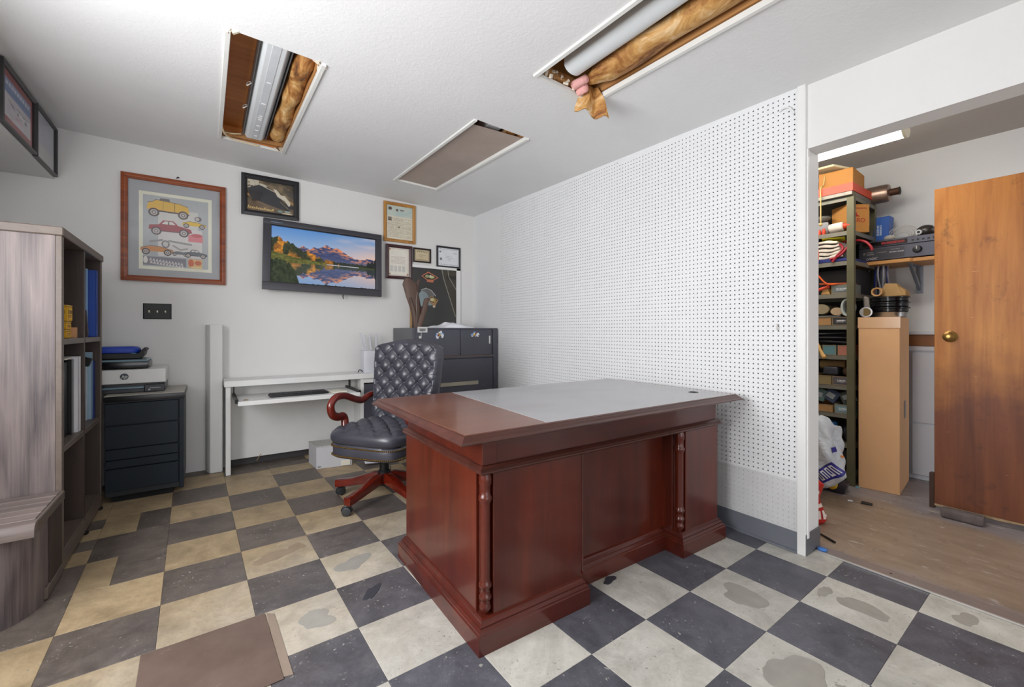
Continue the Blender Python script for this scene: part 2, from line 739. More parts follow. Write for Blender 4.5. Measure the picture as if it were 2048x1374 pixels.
def stain(cx, cy, rx, ry, ang, seed, material=None, k=.35):
    r = random.Random(seed)
    ph = [r.uniform(0, 6.28) for _ in range(6)]
    am = [k / (q + 1) * r.uniform(.5, 1.3) for q in range(6)]
    pts = []
    for q in range(56):
        a = 2 * math.pi * q / 56
        rr = 1 + sum(am[h] * math.sin((h + 2) * a + ph[h]) for h in range(6)) + r.uniform(-.03, .03)
        x, y = rx * rr * math.cos(a), ry * rr * math.sin(a)
        pts.append((cx + x * math.cos(ang) - y * math.sin(ang), cy + x * math.sin(ang) + y * math.cos(ang)))
    n = len(pts)
    _sz[0] += .00012
    mb = MB()
    mb.loft([[(x, y, .0001) for x, y in pts], [(cx + (x - cx) * .985, cy + (y - cy) * .985, .0004 + _sz[0]) for x, y in pts]])
    o = mb.build('adhesive_stain', material or M_STAIN, floor)
    return o


for (i, j, rx, ry, an, sd, mt) in ((1.42, -.48, .085, .050, .3, 3, M_STAIN2), (1.78, -.36, .035, .045, .3, 13, M_STAIN2), (2.40, -1.45, .075, .060, .4, 4, M_STAIN), (1.62, -2.52, .060, .062, .1, 5, M_STAIN),
                                   (6.50, -5.50, .082, .075, .0, 6, M_STAIN), (7.50, -6.55, .045, .095, -.1, 7, M_STAIN), (7.52, -6.12, .05, .022, .2, 17, M_STAIN), (5.55, -6.48, .085, .090, -.4, 8, M_STAIN),
                                   (8.28, -7.40, .05, .035, .2, 9, M_STAIN), (5.60, -6.86, .018, .03, .2, 19, M_STAIN), (5.42, -6.83, .014, .02, .7, 20, M_STAIN), (5.72, -6.85, .012, .02, .4, 21, M_STAIN),
                                   (2.38, -2.38, .06, .022, .9, 10, M_STAIN3), (5.3, -4.15, .04, .02, .4, 12, M_STAIN3)):
    p_ = lat(i, j)
    stain(p_[0], p_[1], rx, ry, an, sd, mt, .2)

# brown hardboard square laid over missing tiles
t = thing('floor_patch', 'brown scuffed hardboard square patching the chequered floor in the foreground', 'floor patch', (.17, -.84, 0))
m = NT('brown_hardboard')
v = m.coords()
f = m.noise(v, 5, 5, .65)
c = m.ramp(f, [(.3, lin((92, 74, 65))), (.7, lin((112, 94, 85)))])
s = m.noise(m.coords((3, 26, 1)), 6, 3, .6, .4)
c = m.mix(m.ramp(s, [(.70, (0, 0, 0, 1)), (.74, (.6, .6, .6, 1))]), c, lin((178, 160, 146)))
m.set(c, .5)
M_HARD = m.m
pa, pb = [lat(0, -3.32), lat(1, -3.32)], [lat(1, -2), lat(0, -2)]
pl = [lat(-.13, -3.34), lat(1.12, -3.34), lat(1.10, -2.03), lat(-.13, -2.03)]
MB().prism(pl, .0012, .0045).build('board', M_HARD, t, bevel=.001)
MB().prism([lat(1.10, -3.3), lat(1.21, -3.33), lat(1.20, -2.1), lat(1.12, -2.03)], .0008, .0022).build('torn_edge', mat('torn_paper', (140, 124, 110), .8, bump=.3), t)

# storage-room floor and threshold
m = NT('worn_painted_floor')
v = m.coords()
a = m.noise(v, 1.6, 6, .62, .5)
b = m.noise(m.coords((4, 1.2, 1)), 3, 5, .65)
base = m.ramp(b, [(.3, lin((134, 115, 98))), (.7, lin((158, 139, 121)))])
grey = m.ramp(b, [(.3, lin((122, 114, 116))), (.7, lin((148, 140, 140)))])
geo = m.n('ShaderNodeNewGeometry')
sp = m.n('ShaderNodeSeparateXYZ')
m.l(geo.outputs['Position'], sp.inputs[0])
e = m.math('ADD', m.math('MULTIPLY', m.math('ABSOLUTE', m.math('SUBTRACT', sp.outputs['X'], 3.22)), 1.25), m.math('MULTIPLY', a, .55))
gf = m.ramp(e, [(.78, (0, 0, 0, 1)), (.92, (1, 1, 1, 1))])
c = m.mix(gf, base, grey)
wv = m.noise(m.coords((6, 2, 1)), 5, 4, .7, .5)
c = m.mix(m.ramp(wv, [(.60, (0, 0, 0, 1)), (.68, (.75, .75, .75, 1))]), c, lin((186, 180, 178)))
wv2 = m.noise(m.coords((2, 6, 1)), 3, 4, .7, .5)
c = m.mix(m.ramp(wv2, [(.60, (0, 0, 0, 1)), (.72, (.6, .6, .6, 1))]), c, lin((98, 88, 84)))
m.set(c, .42)
m.bump(b, .06, .003)
M_SFLOOR = m.m
structure(MB().prism([(2.71, -4.1), (4.72, -4.1), (4.72, .5), (2.78, .5), (2.78, -1.64), (2.71, -1.66)], -.08, .003).build('floor_storage', M_SFLOOR))
thr = structure(MB().prism([(2.672, -2.75), (2.752, -2.75), (2.762, -1.662), (2.682, -1.662)], .0, .006).build('trim_1', mat('threshold_strip', (150, 138, 134), .35, .35, bump=.1), bevel=.002))
MB().prism([(2.664, -2.75), (2.676, -2.75), (2.686, -1.662), (2.674, -1.662)], .0, .008).build('edge_strip', mat('threshold_edge', (200, 196, 192), .3, .6), thr, bevel=.002)
for y in (-1.95, -2.35):
    MB().lathe((2.715, y, .006), [(.005, 0), (.005, .0015), (.003, .002)], 10).build('screw', mat('screw_steel', (90, 84, 80), .4, .8), thr)

# ------------------------------------------------------------------ ceiling with three rectangular light openings
xs = [-1.05, .23, .64, 1.49, 1.90, 2.80]
ys = [-7.6, -2.09, -.87, -.295, 1.10, 1.76]
holes = {(1, 3), (3, 3), (3, 1)}
mb = MB()
for i in range(5):
    for j in range(5):
        if (i, j) in holes: continue
        n = 6
        x0, x1, y0, y1 = xs[i], xs[i + 1], ys[j], ys[j + 1]
        q = [(x0, y0), (x1, y0), (x1, y1), (x0, y1)]
        mb.add([(x, y, cz(x, y)) for x, y in q] + [(x, y, cz(x, y) + .02) for x, y in q], [(0, 3, 2, 1), (4, 5, 6, 7)])
        for k, (di, dj) in enumerate(((0, -1), (1, 0), (0, 1), (-1, 0))):
            ii, jj = i + di, j + dj
            if (ii, jj) in holes or not (0 <= ii < 5 and 0 <= jj < 5):
                a, b2 = q[k], q[(k + 1) % 4]
                mb.add([(a[0], a[1], cz(*a)), (b2[0], b2[1], cz(*b2)), (b2[0], b2[1], cz(*b2) + .02), (a[0], a[1], cz(*a) + .02)], [(0, 1, 2, 3)])
ceiling = structure(mb.build('ceiling', M_CEIL))

# ------------------------------------------------------------------ walls
structure(MB().box(-1.05, 2.78, YB, YB + .10, 0, 2.60).build('wall_back', M_WALL))
structure(MB().box(-1.06, -.96, -.40, YB, 0, 2.60).box(-1.06, -.96, -7.6, -2.20, 0, 2.6).box(-1.06, -.96, -2.20, -.40, 0, .86).box(-1.06, -.96, -2.20, -.40, 2.04, 2.6).build('wall_left', M_WALL))
structure(MB().box(-1.05, -.98, -2.20, -2.15, .86, 2.04).box(-1.05, -.98, -.45, -.40, .86, 2.04).box(-1.05, -.98, -1.32, -1.28, .86, 2.04).box(-1.05, -.98, -2.20, -.40, .86, .90).box(-1.05, -.98, -2.20, -.40, 2.0, 2.04).build('window_2', M_TRIM))
mb = MB()
mb.prism([(-.96, 2.158), (-.692, 2.158), (-.692, 2.60), (-.96, 2.60)], -1.5, YB, 'Y')
structure(mb.build('wall_soffit', M_WALL))

# front wall with the shop window that lights the room
mb = MB()
mb.box(-1.05, -.75, -7.7, -7.6, 0, 2.6).box(2.25, 2.8, -7.7, -7.6, 0, 2.6).box(-.75, 2.25, -7.7, -7.6, 0, .15).box(-.75, 2.25, -7.7, -7.6, 2.12, 2.6)
structure(mb.build('wall_front', M_WALL))
mb = MB()
for x in (-.75, .72, 2.19):
    mb.box(x, x + .06, -7.69, -7.62, .15, 2.12)
mb.box(-.75, 2.25, -7.69, -7.62, .15, .21).box(-.75, 2.25, -7.69, -7.62, 2.06, 2.12)
structure(mb.build('window_1', M_TRIM))

# right wall behind the pegboard, header over the doorway, and the piece past the doorway


def slab_x(o0, o1, y0, y1, z0, zt):
    """piece of the right wall between offsets o0..o1 from the pegboard face"""
    def Z(y, o):
        return zt if zt is not None else cz(rwx(y) + o, y) + .015
    return [(rwx(y0) + o0, y0, z0), (rwx(y0) + o1, y0, z0), (rwx(y1) + o1, y1, z0), (rwx(y1) + o0, y1, z0),
            (rwx(y0) + o0, y0, Z(y0, o0)), (rwx(y0) + o1, y0, Z(y0, o1)), (rwx(y1) + o1, y1, Z(y1, o1)), (rwx(y1) + o0, y1, Z(y1, o0))]


mb = MB()
mb.hexa(slab_x(.032, .165, -1.652, YB, 0, None))
mb.hexa(slab_x(.012, .135, -7.6, -1.652, 2.018, None))
mb.hexa(slab_x(.012, .165, -7.6, -2.75, 0, 2.018))
wall_right = structure(mb.build('wall_right', M_WALL))
# storage room shell
structure(MB().box(4.60, 4.72, -4.1, .5, 0, 2.55).build('wall_storage_back', wall_paint('storage_paint', (230, 230, 231))))
structure(MB().box(2.70, 4.72, .40, .5, 0, 2.55).build('wall_storage_side', M_WALL))
mb = MB().box(2.72, 2.92, -4.2, -4.1, 0, 2.55).box(4.2, 4.72, -4.2, -4.1, 0, 2.55).box(2.92, 4.2, -4.2, -4.1, 2.15, 2.55)
structure(mb.build('wall_storage_front', M_WALL))
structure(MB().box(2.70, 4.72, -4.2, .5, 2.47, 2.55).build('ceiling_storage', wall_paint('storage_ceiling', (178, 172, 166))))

# ------------------------------------------------------------------ pegboard: real holes, one inch apart


def pegboard(y_hi, ncol, z0, zfun, nrow, depth, capped, face_off):
    P = .0254
    rr = .0041
    ang = np.radians(22.5 + 45 * np.arange(8))
    cols, rows = [], []
    for c_ in range(ncol):
        yc = y_hi - (c_ + .5) * P
        nr = nrow if nrow else int((zfun(yc) - .012 - z0) / P)
        for r_ in range(nr):
            cols.append(yc); rows.append(z0 + (r_ + .5) * P)
    cy = np.array(cols); czz = np.array(rows)
    N = len(cy)
    V = np.zeros((N, 20, 3))
    cor = np.array([(1, 1), (-1, 1), (-1, -1), (1, -1)]) * P / 2
    ys_ = np.concatenate([cor[:, 0], rr * np.cos(ang), rr * np.cos(ang)])
    zs_ = np.concatenate([cor[:, 1], rr * np.sin(ang), rr * np.sin(ang)])
    xo = np.concatenate([np.zeros(12), np.full(8, depth)])
    V[:, :, 1] = cy[:, None] + ys_[None]
    V[:, :, 2] = czz[:, None] + zs_[None]
    V[:, :, 0] = 2.6077 + .0149 * V[:, :, 1] + face_off + xo[None]
    # corners 0:(45deg) 1:(135) 2:(225) 3:(315); octagon k at 22.5+45k
    F = [(0, 5, 4), (1, 7, 6), (2, 9, 8), (3, 11, 10), (0, 1, 6, 5), (1, 2, 8, 7), (2, 3, 10, 9), (3, 0, 4, 11)]
    F += [(4 + k, 4 + (k + 1) % 8, 12 + (k + 1) % 8, 12 + k) for k in range(8)]
    if capped:
        F.append(tuple(12 + k for k in range(8)))
    base = (np.arange(N) * 20)
    sizes = np.array([len(f) for f in F])
    flat = np.array([i for f in F for i in f])
    loops = (base[:, None] + flat[None]).ravel()
    starts = np.concatenate([[0], np.cumsum(np.tile(sizes, N))[:-1]])
    me = bpy.data.meshes.new('pegboard_sheet')
    me.vertices.add(N * 20)
    me.vertices.foreach_set('co', V.astype(np.float32).ravel())
    me.loops.add(len(loops))
    me.loops.foreach_set('vertex_index', loops.astype(np.int32))
    me.polygons.add(N * len(F))
    me.polygons.foreach_set('loop_start', starts.astype(np.int32))
    me.update(calc_edges=True)
    me.validate()
    me.shade_flat()
    return me


peg = thing('pegboard', 'white perforated pegboard covering the wall beside the doorway', 'pegboard', (0, 0, 0))
Y_HI, NC = 1.125, 108
me = pegboard(Y_HI, NC, .365, lambda y: cz(rwx(y), y), 0, .005, False, 0)
me.materials.append(M_PANEL)
link(bpy.data.objects.new('perforated_sheet', me), peg)
mb = MB()
for c_ in range(NC):
    y1 = Y_HI - c_ * .0254; y0 = y1 - .0254
    yc = (y0 + y1) / 2
    zt = .365 + .0254 * int((cz(rwx(yc), yc) - .012 - .365) / .0254)
    mb.add([(rwx(y0), y0, zt), (rwx(y1), y1, zt), (rwx(y1), y1, cz(rwx(y1), y1) + .01), (rwx(y0), y0, cz(rwx(y0), y0) + .01)], [(0, 3, 2, 1)])
mb.build('top_edge', M_PANEL, peg)
me = pegboard(Y_HI, NC, .105, None, 10, .0040, True, -.0015)
me.materials.append(mat('filled_panel_paint', (214, 214, 214), .6, var=.05))
o = link(bpy.data.objects.new('painted_over_sheet', me), peg)
o['label'] = 'greyer lower sheet with painted-over holes'
MB().hexa(slab_x(0, .005, Y_HI, YB, 0, None)).build('plain_panel', M_PANEL, peg)
MB().hexa(slab_x(-.0015, .005, Y_HI - NC * .0254, Y_HI, .359, .365)).build('joint_strip', M_PANEL, peg)

structure(MB().hexa(slab_x(-.009, .034, -1.657, -1.6195, 0, None)).build('trim_2', M_TRIM, bevel=.002))
mb = MB()
mb.prism([(-1.6195, 0), (1.12, 0), (1.12, .105), (-1.6195, .105)], -.006, .02, 'X')
mb.v = [(rwx(p[1]) + p[0], p[1], p[2]) for p in mb.v]
mb2 = MB().prism([(-1.6195, 0), (1.12, 0), (1.12, .012), (-1.6195, .012)], -.016, -.006, 'X')
mb2.v = [(rwx(p[1]) + p[0], p[1], p[2]) for p in mb2.v]
mb.add(mb2.v, mb2.f)
M_COVE = mat('grey_vinyl_base', (112, 116, 124), .45, var=.08)
structure(mb.build('baseboard_right', M_COVE, bevel=.002))
structure(MB().hexa(slab_x(-.004, .167, -1.66, -1.652, 0, .105)).build('baseboard_jamb', mat('dark_vinyl_base', (96, 96, 100), .45), bevel=.002))
structure(MB().hexa(slab_x(.004, .024, -1.664, -1.657, .085, 2.018)).build('trim_3', M_TRIM, bevel=.002))
structure(MB().box(.30, 1.68, YB - .006, YB, 0, .07).build('baseboard_back', mat('dark_base', (60, 58, 58), .5), bevel=.002))

# ================================================================== ceiling light recesses
M_PLY = wood('old_plywood', (168, 94, 38), (222, 146, 72), 'X', .5, .55, contrast=(.3, .7))
M_LUM = wood('lumber', (150, 100, 56), (196, 146, 90), 'Y', .8, .6, contrast=(.3, .7))
M_FIX = mat('white_enamel', (222, 226, 228), .35, var=.03)
M_STRIP = mat('white_metal_strip', (230, 230, 226), .4, var=.03)


def insul_mat():
    m = NT('kraft_faced_insulation')
    v = m.coords((2.4, 1, 2.4))
    f = m.noise(v, 4.5, 6, .68, .8)
    c = m.ramp(f, [(.30, lin((58, 36, 24))), (.42, lin((150, 96, 44))), (.55, lin((200, 152, 88))), (.70, lin((236, 214, 176)))])
    m.set(c, .7)
    m.bump(m.noise(m.coords(), 40, 4, .6), .4, .01)
    return m.m


M_INS = insul_mat()
M_PINK = mat('pink_fibreglass', (230, 172, 166), .9, bump=.6, bscale=60, bdist=.01)
M_RUST = mat('dark_cavity', (60, 40, 28), .9, var=.2)


def lumpy_roll(x, y0, y1, z, rx, rz, seed, ny=60, n=18, amp=.25):
    r = random.Random(seed)
    ph = [(r.uniform(0, 6), r.uniform(2, 9), r.uniform(.3, 1)) for _ in range(7)]
    mb = MB()
    loops = []
    for j in range(ny):
        y = y0 + (y1 - y0) * j / (ny - 1)
        e = min(1, .35 + 6 * min(j, ny - 1 - j) / ny)
        lp = []
        for k in range(n):
            a = 2 * math.pi * k / n
            d = 1 + amp * sum(w_ * math.sin(q * 2.4 * y + p + (i_ % 3) * a) for i_, (p, q, w_) in enumerate(ph)) / 3
            lp.append((x + rx * d * e * math.cos(a), y, z + rz * d * e * math.sin(a)))
        loops.append(lp)
    return mb.loft(loops)


def recess(label, x0, x1, y0, y1, hgt, wood_mat, skip_strip=()):
    t = thing('light_recess', label, 'ceiling recess', ((x0 + x1) / 2, (y0 + y1) / 2, cz((x0 + x1) / 2, (y0 + y1) / 2)))
    zb = min(cz(x0, y0), cz(x1, y1), cz(x1, y0)) + .012
    zt = zb + hgt + .03
    def board(a0, a1, b0, b1):
        q_ = [(a0, b0), (a1, b0), (a1, b1), (a0, b1)]
        return MB().hexa([(x, y, cz(x, y) + .021) for x, y in q_] + [(x, y, zt) for x, y in q_])
    board(x0 - .02, x0, y0 - .02, y1 + .02).build('side_board', wood_mat, t)
    board(x1, x1 + .02, y0 - .02, y1 + .02).build('side_board', wood_mat, t)
    board(x0, x1, y1, y1 + .02).build('end_board', wood_mat, t)
    board(x0, x1, y0 - .02, y0).build('end_board', wood_mat, t)
    MB().box(x0 - .02, x1 + .02, y0 - .02, y1 + .02, zt, zt + .02).build('top_board', wood_mat, t)
    for s, x in ((0, x0), (1, x1)):
        a, b = (x - .004, x + .018) if s == 0 else (x - .018, x + .004)
        q = []
        for dz in (-.010, .016):
            for (xx, yy) in ((a, y0), (b, y0), (b, y1), (a, y1)):
                q.append((xx, yy, cz(xx, yy) + dz))
        MB().hexa(q).build('edge_strip', M_STRIP, t, bevel=.002)
    q = []
    for dz in (-.004, .014):
        for (xx, yy) in ((x0, y1 - .014), (x1, y1 - .014), (x1, y1 + .002), (x0, y1 + .002)):
            q.append((xx, yy, cz(xx, yy) + dz))
    MB().hexa(q).build('end_strip', M_STRIP, t)
    MB().box(x0, x1, y1 - .03, y1, zb + .05, zb + .08).build('ledger', M_LUM, t)
    board(x1 - .022, x1 - .001, y0, y1 - .03).build('side_batten', M_LUM, t)
    return t, zb, zt


# 1: open recess near the left wall
r1, zb, zt = recess('open ceiling recess with orange-brown plywood above the large framed car poster', .23, .64, -.295, 1.10, .10, M_PLY)
fx = thing('light_fixture', 'bare white metal fluorescent housing without tubes in the open left recess', 'light fixture', (.44, .4, zb + .09))
mb = MB()
prof = [(.372, zb + .125), (.374, zb + .070), (.396, zb + .042), (.484, zb + .042), (.506, zb + .070), (.508, zb + .125)]
mb.prism(prof, -.285, 1.02, 'Y')
mb.build('housing', M_FIX, fx, bevel=.003)
MB().box(.420, .460, -.285, 1.01, zb + .0395, zb + .043).build('ballast_cover', mat('enamel_cover', (212, 216, 220), .35), fx, bevel=.001)
for y, l in ((.15, .03), (.42, .025), (.60, .012), (.63, .012), (.66, .012), (.76, .008), (.84, .02), (.94, .02)):
    MB().box(.428 + random.uniform(0, .01), .452, y, y + .010, zb + .0375, zb + .0405).build('slot', mat('slot_white', (246, 246, 244), .3), fx)
for x in (.367, .509):
    MB().box(x, x + .004, -.285, 1.025, zb + .050, zb + .128).build('side_flange', mat('grey_steel', (112, 112, 112), .4, .5), fx)
for y in (.25, .55):
    MB().tube(bez([(.366, y, zb + .06), (.345, y + .01, zb + .045), (.352, y + .03, zb + .075), (.366, y + .03, zb + .08)], 5), .003, 5).build('wire_clip', mat('clip_wire', (200, 196, 188), .4), fx)
ins = thing('insulation', 'torn brown and cream insulation roll stuffed beside the bare fixture in the left recess', 'insulation', (.575, .4, zb + .08))
lumpy_roll(.576, -.27, 1.05, zb + .09, .052, .065, 5, 90, 24, .16).build('roll', M_INS, ins, smooth=True)
lumpy_roll(.60, -.285, -.05, zb + .10, .035, .05, 8, 24, 12, .2).build('pink_batt', M_PINK, ins, smooth=True)
o = MB().tube(bez([(.235, .80, zb + .03), (.26, .95, zb + .015), (.31, 1.04, zb + .02), (.40, 1.06, zb + .02), (.47, 1.07, zb + .018)], 8), .006, 6).build('loose_cable', mat('cream_cable', (222, 204, 170), .6), r1)
MB().tube(bez([(.25, 1.02, zb + .05), (.3, 1.0, zb + .04), (.36, 1.02, zb + .06)], 6), .004, 5).build('loose_cable', mat('cream_cable', (222, 204, 170), .6), r1)
for k, (x, y) in enumerate(((.60, -.29), (.635, -.26), (.63, -.22), (.235, -.29), (.26, -.293), (.62, 1.05), (.59, 1.07))):
    MB().obox((x, y, cz(x, y) + .006), (.014, .016, .005), (.4 * k, .5, .7 * k)).build('broken_plaster', mat('plaster_crumb', (214, 204, 186), .9, bump=.4), r1)

# 2: open recess near the doorway
r2, zb, zt = recess('open ceiling recess with kraft paper near the doorway', 1.49, 1.90, -2.09, -.87, .22, wood('kraft_paper', (150, 98, 44), (206, 160, 100), 'Y', .5, .7, contrast=(.3, .7)))
fx = thing('light_fixture', 'white rounded fluorescent fixture hanging in the torn recess near the doorway', 'light fixture', (1.65, -1.5, zb + .05))
prof = [(1.589, zb + .10)] + [(1.645 + .056 * math.cos(a), zb + .062 + .036 * math.sin(a)) for a in np.linspace(math.pi * 1.06, math.pi * 1.94, 12)] + [(1.701, zb + .10)]
MB().prism(prof, -2.08, -.985, 'Y').build('diffuser', M_FIX, fx, smooth=True, angle=50)
MB().prism([(1.58, zb + .10), (1.71, zb + .10), (1.69, zb + .14), (1.60, zb + .14)], -2.08, -.98, 'Y').build('housing', mat('grey_steel', (112, 112, 112), .4, .5), fx)
ins = thing('insulation', 'yellowed insulation roll along the right side of the recess near the doorway', 'insulation', (1.82, -1.5, zb + .05))
lumpy_roll(1.795, -2.08, -.95, zb + .060, .070, .050, 15, 90, 24, .14).build('roll', M_INS, ins, smooth=True)
lumpy_roll(1.745, -.99, -.885, zb + .047, .026, .026, 22, 26, 18, .45).build('pink_batt', M_PINK, ins, smooth=True)
fl_ = thing('insulation_flap', 'torn paper-faced insulation flap drooping from the corner of the recess near the doorway', 'insulation', (1.86, -.92, 2.37))
mb = MB()
nu, nv = 14, 12
top = []
bot = []
for j in range(nv):
    for i in range(nu):
        u_, v_ = i / (nu - 1), j / (nv - 1)
        x = 1.785 + .145 * u_ * (.50 + .50 * v_) + .008 * math.sin(5 * v_) + .010 * math.sin(10 * u_ + 2 * v_)
        y = -.895 - .105 * u_ * (.5 + .5 * v_) + .016 * math.sin(10 * u_ + 2 * v_) + .03 * v_
        z = 2.415 - .165 * v_ ** 1.05 * (.62 + .40 * u_) + .010 * math.sin(11 * u_ + 4 * v_)
        top.append((x, y, z))
        bot.append((x + .010, y + .014, z + .004))
k0 = nu * nv
mb.grid(top, nu, nv)
mb.grid(bot, nu, nv)
edge = [i for i in range(nu)] + [j * nu + nu - 1 for j in range(1, nv)] + [(nv - 1) * nu + i for i in range(nu - 2, -1, -1)] + [j * nu for j in range(nv - 2, 0, -1)]
for a, b in zip(edge, edge[1:] + edge[:1]):
    mb.f.append((a, b, b + k0, a + k0))
mb.build('paper_face', M_INS, fl_, smooth=True)
lumpy_roll(1.778, -.955, -.885, 2.388, .018, .022, 31, 26, 18, .5).build('pink_batt', M_PINK, fl_, smooth=True)
for k in range(16):
    x = 1.52 + .018 * k
    MB().obox((x + random.uniform(-.01, .01), -.885 + random.uniform(-.02, .008), cz(x, -.88) + random.uniform(.008, .05)), (random.uniform(.006, .016), .006, random.uniform(.004, .012)),
              (random.uniform(-1, 1), random.uniform(-1, 1), random.uniform(0, 3))).build('broken_plaster', mat('plaster_crumb', (214, 204, 186), .9, bump=.4), r2)

# 3: recess still closed by its diffuser
r3, zb, zt = recess('recess with a brownish frosted diffuser panel slid open at one end above the certificates', 1.49, 1.90, -.295, 1.10, .16, M_PLY)
m = NT('frosted_acrylic')
v = m.coords()
f = m.noise(v, 3, 4)
c = m.ramp(f, [(.3, lin((192, 172, 160))), (.7, lin((206, 188, 176)))])
m.set(c, .42)
m.b.inputs['Transmission Weight'].default_value = .30
m.bump(m.noise(v, 160, 2), .2, .002)
q = []
for dz in (.012, .015):
    for (xx, yy) in ((1.505, -.20), (1.885, -.245), (1.885, 1.085), (1.505, 1.085)):
        q.append((xx, yy, cz(xx, yy) + dz))
MB().hexa(q).build('diffuser_panel', m.m, r3)
fx = thing('light_fixture', 'white fluorescent housing just visible behind the frosted diffuser panel', 'light fixture', (1.70, .4, zb + .06))
MB().prism([(1.63, zb + .10), (1.645, zb + .045), (1.745, zb + .045), (1.76, zb + .10)], -.28, 1.03, 'Y').build('housing', M_FIX, fx, bevel=.004)
lumpy_roll(1.83, -.285, .2, zb + .06, .04, .03, 41, 30, 12, .25).build('insulation_scrap', M_INS, r3, smooth=True)

# ================================================================== back wall: pictures, television, switch
M_GLASS = glass_mat('picture_glass')


def frame_on_back(name, label, x0, x1, z0, z1, fw, fmat, painter, depth=.025, mat_w=0, mat_col=None, res=.0022, group=None, glass=True, y=YB, tilt=0, canvas=None, hole=None):
    """picture hung on the back wall: four mitred rails, backing print, pane"""
    t = thing(name, label, 'picture', ((x0 + x1) / 2, y, (z0 + z1) / 2), 0, group)
    yb, yf = y - .001, y - depth
    O = [(x0, z0), (x1, z0), (x1, z1), (x0, z1)]
    I = [(x0 + fw, z0 + fw), (x1 - fw, z0 + fw), (x1 - fw, z1 - fw), (x0 + fw, z1 - fw)]
    Mi = [((a[0] * .45 + b[0] * .55), (a[1] * .45 + b[1] * .55)) for a, b in zip(O, I)]
    for k in range(4):
        n = (k + 1) % 4
        mb = MB()
        st = []
        for idx in (k, n):
            o_, i_, m_ = O[idx], I[idx], Mi[idx]
            st.append([(o_[0], yb, o_[1]), (o_[0], yf + .004, o_[1]), (m_[0], yf, m_[1]), (i_[0], yf + .009, i_[1]), (i_[0], yb, i_[1])])
        mb.loft(st)
        mb.build('frame_rail', fmat, t, bevel=.0012)
    px0, px1, pz0, pz1 = x0 + fw - .002, x1 - fw + .002, z0 + fw - .002, z1 - fw + .002
    if mat_w:
        MB().box(px0, px1, yb - .006, yb - .002, pz0, pz1).build('mount', mat(name + '_mount', mat_col, .8, var=.03), t)
        px0 += mat_w[0]; px1 -= mat_w[1]; pz0 += mat_w[2]; pz1 -= mat_w[3]
    cv = Canvas(px1 - px0, pz1 - pz0, res)
    painter(cv)
    cv.build('print', t, plane_M((px0, yb - .0075, pz0), (1, 0, 0), (0, 0, 1)))
    if glass:
        MB().box(x0 + fw - .002, x1 - fw + .002, yf + .010, yf + .0115, z0 + fw - .002, z1 - fw + .002).build('pane', M_GLASS, t)
    return t


def car(c, cx, cy, s, col, kind=0, dark=(88, 76, 80)):
    """simple side view of an old roadster"""
    a = c.h / c.w
    def p(pts): return [(cx + x * s * a, cy + y * s) for x, y in pts]
    wr = .30
    if kind == 0:
        c.poly(p([(-1.25, .1), (-1.15, .55), (-.9, .62), (-.75, .78), (.55, .66), (1.05, .50), (1.15, .05), (.8, -.08), (-.9, -.02)]), col)
        c.poly(p([(-.55, .75), (-.5, .92), (.0, .92), (.05, .73)]), dark, .7)
        c.line(p([(-1.0, .02), (1.1, -.05)]), .05 * s, dark)
        c.line(p([(-.35, .72), (-.35, .05)]), .012 * s, dark, .6)
        c.line(p([(.3, .68), (.3, .02)]), .012 * s, dark, .6)
        c.line(p([(-1.2, .55), (-.9, .62), (-.75, .78), (.55, .66), (1.05, .5)]), .02 * s, dark, .7)
    elif kind == 1:
        c.poly(p([(-1.3, .0), (-1.25, .3), (-.7, .38), (-.45, .72), (.15, .72), (.45, .4), (1.2, .22), (1.3, -.05), (.9, -.12), (-.9, -.12)]), col)
        c.poly(p([(-.55, .42), (-.35, .65), (.1, .65), (.3, .42)]), (214, 212, 206))
        c.line(p([(-.12, .65), (-.12, .42)]), .03 * s, dark)
        c.line(p([(-1.1, -.1), (1.15, -.1)]), .04 * s, dark, .8)
    else:
        c.poly(p([(-1.3, -.02), (-1.2, .22), (-.5, .45), (.3, .40), (1.2, .12), (1.25, -.08), (-.9, -.1)]), col)
        c.line(p([(-1.2, .22), (-.5, .45), (.3, .40), (1.2, .12)]), .03 * s, dark, .6)
    for wx in (-.85, .78):
        x, y = p([(wx, -.12)])[0]
        c.ell(x, y, wr * s * a, wr * s, dark)
        c.ell(x, y, wr * .66 * s * a, wr * .66 * s, (198, 192, 186))
        c.ell(x, y, wr * .45 * s * a, wr * .45 * s, dark, .6)
        c.ell(x, y, wr * .2 * s * a, wr * .2 * s, (206, 202, 196))


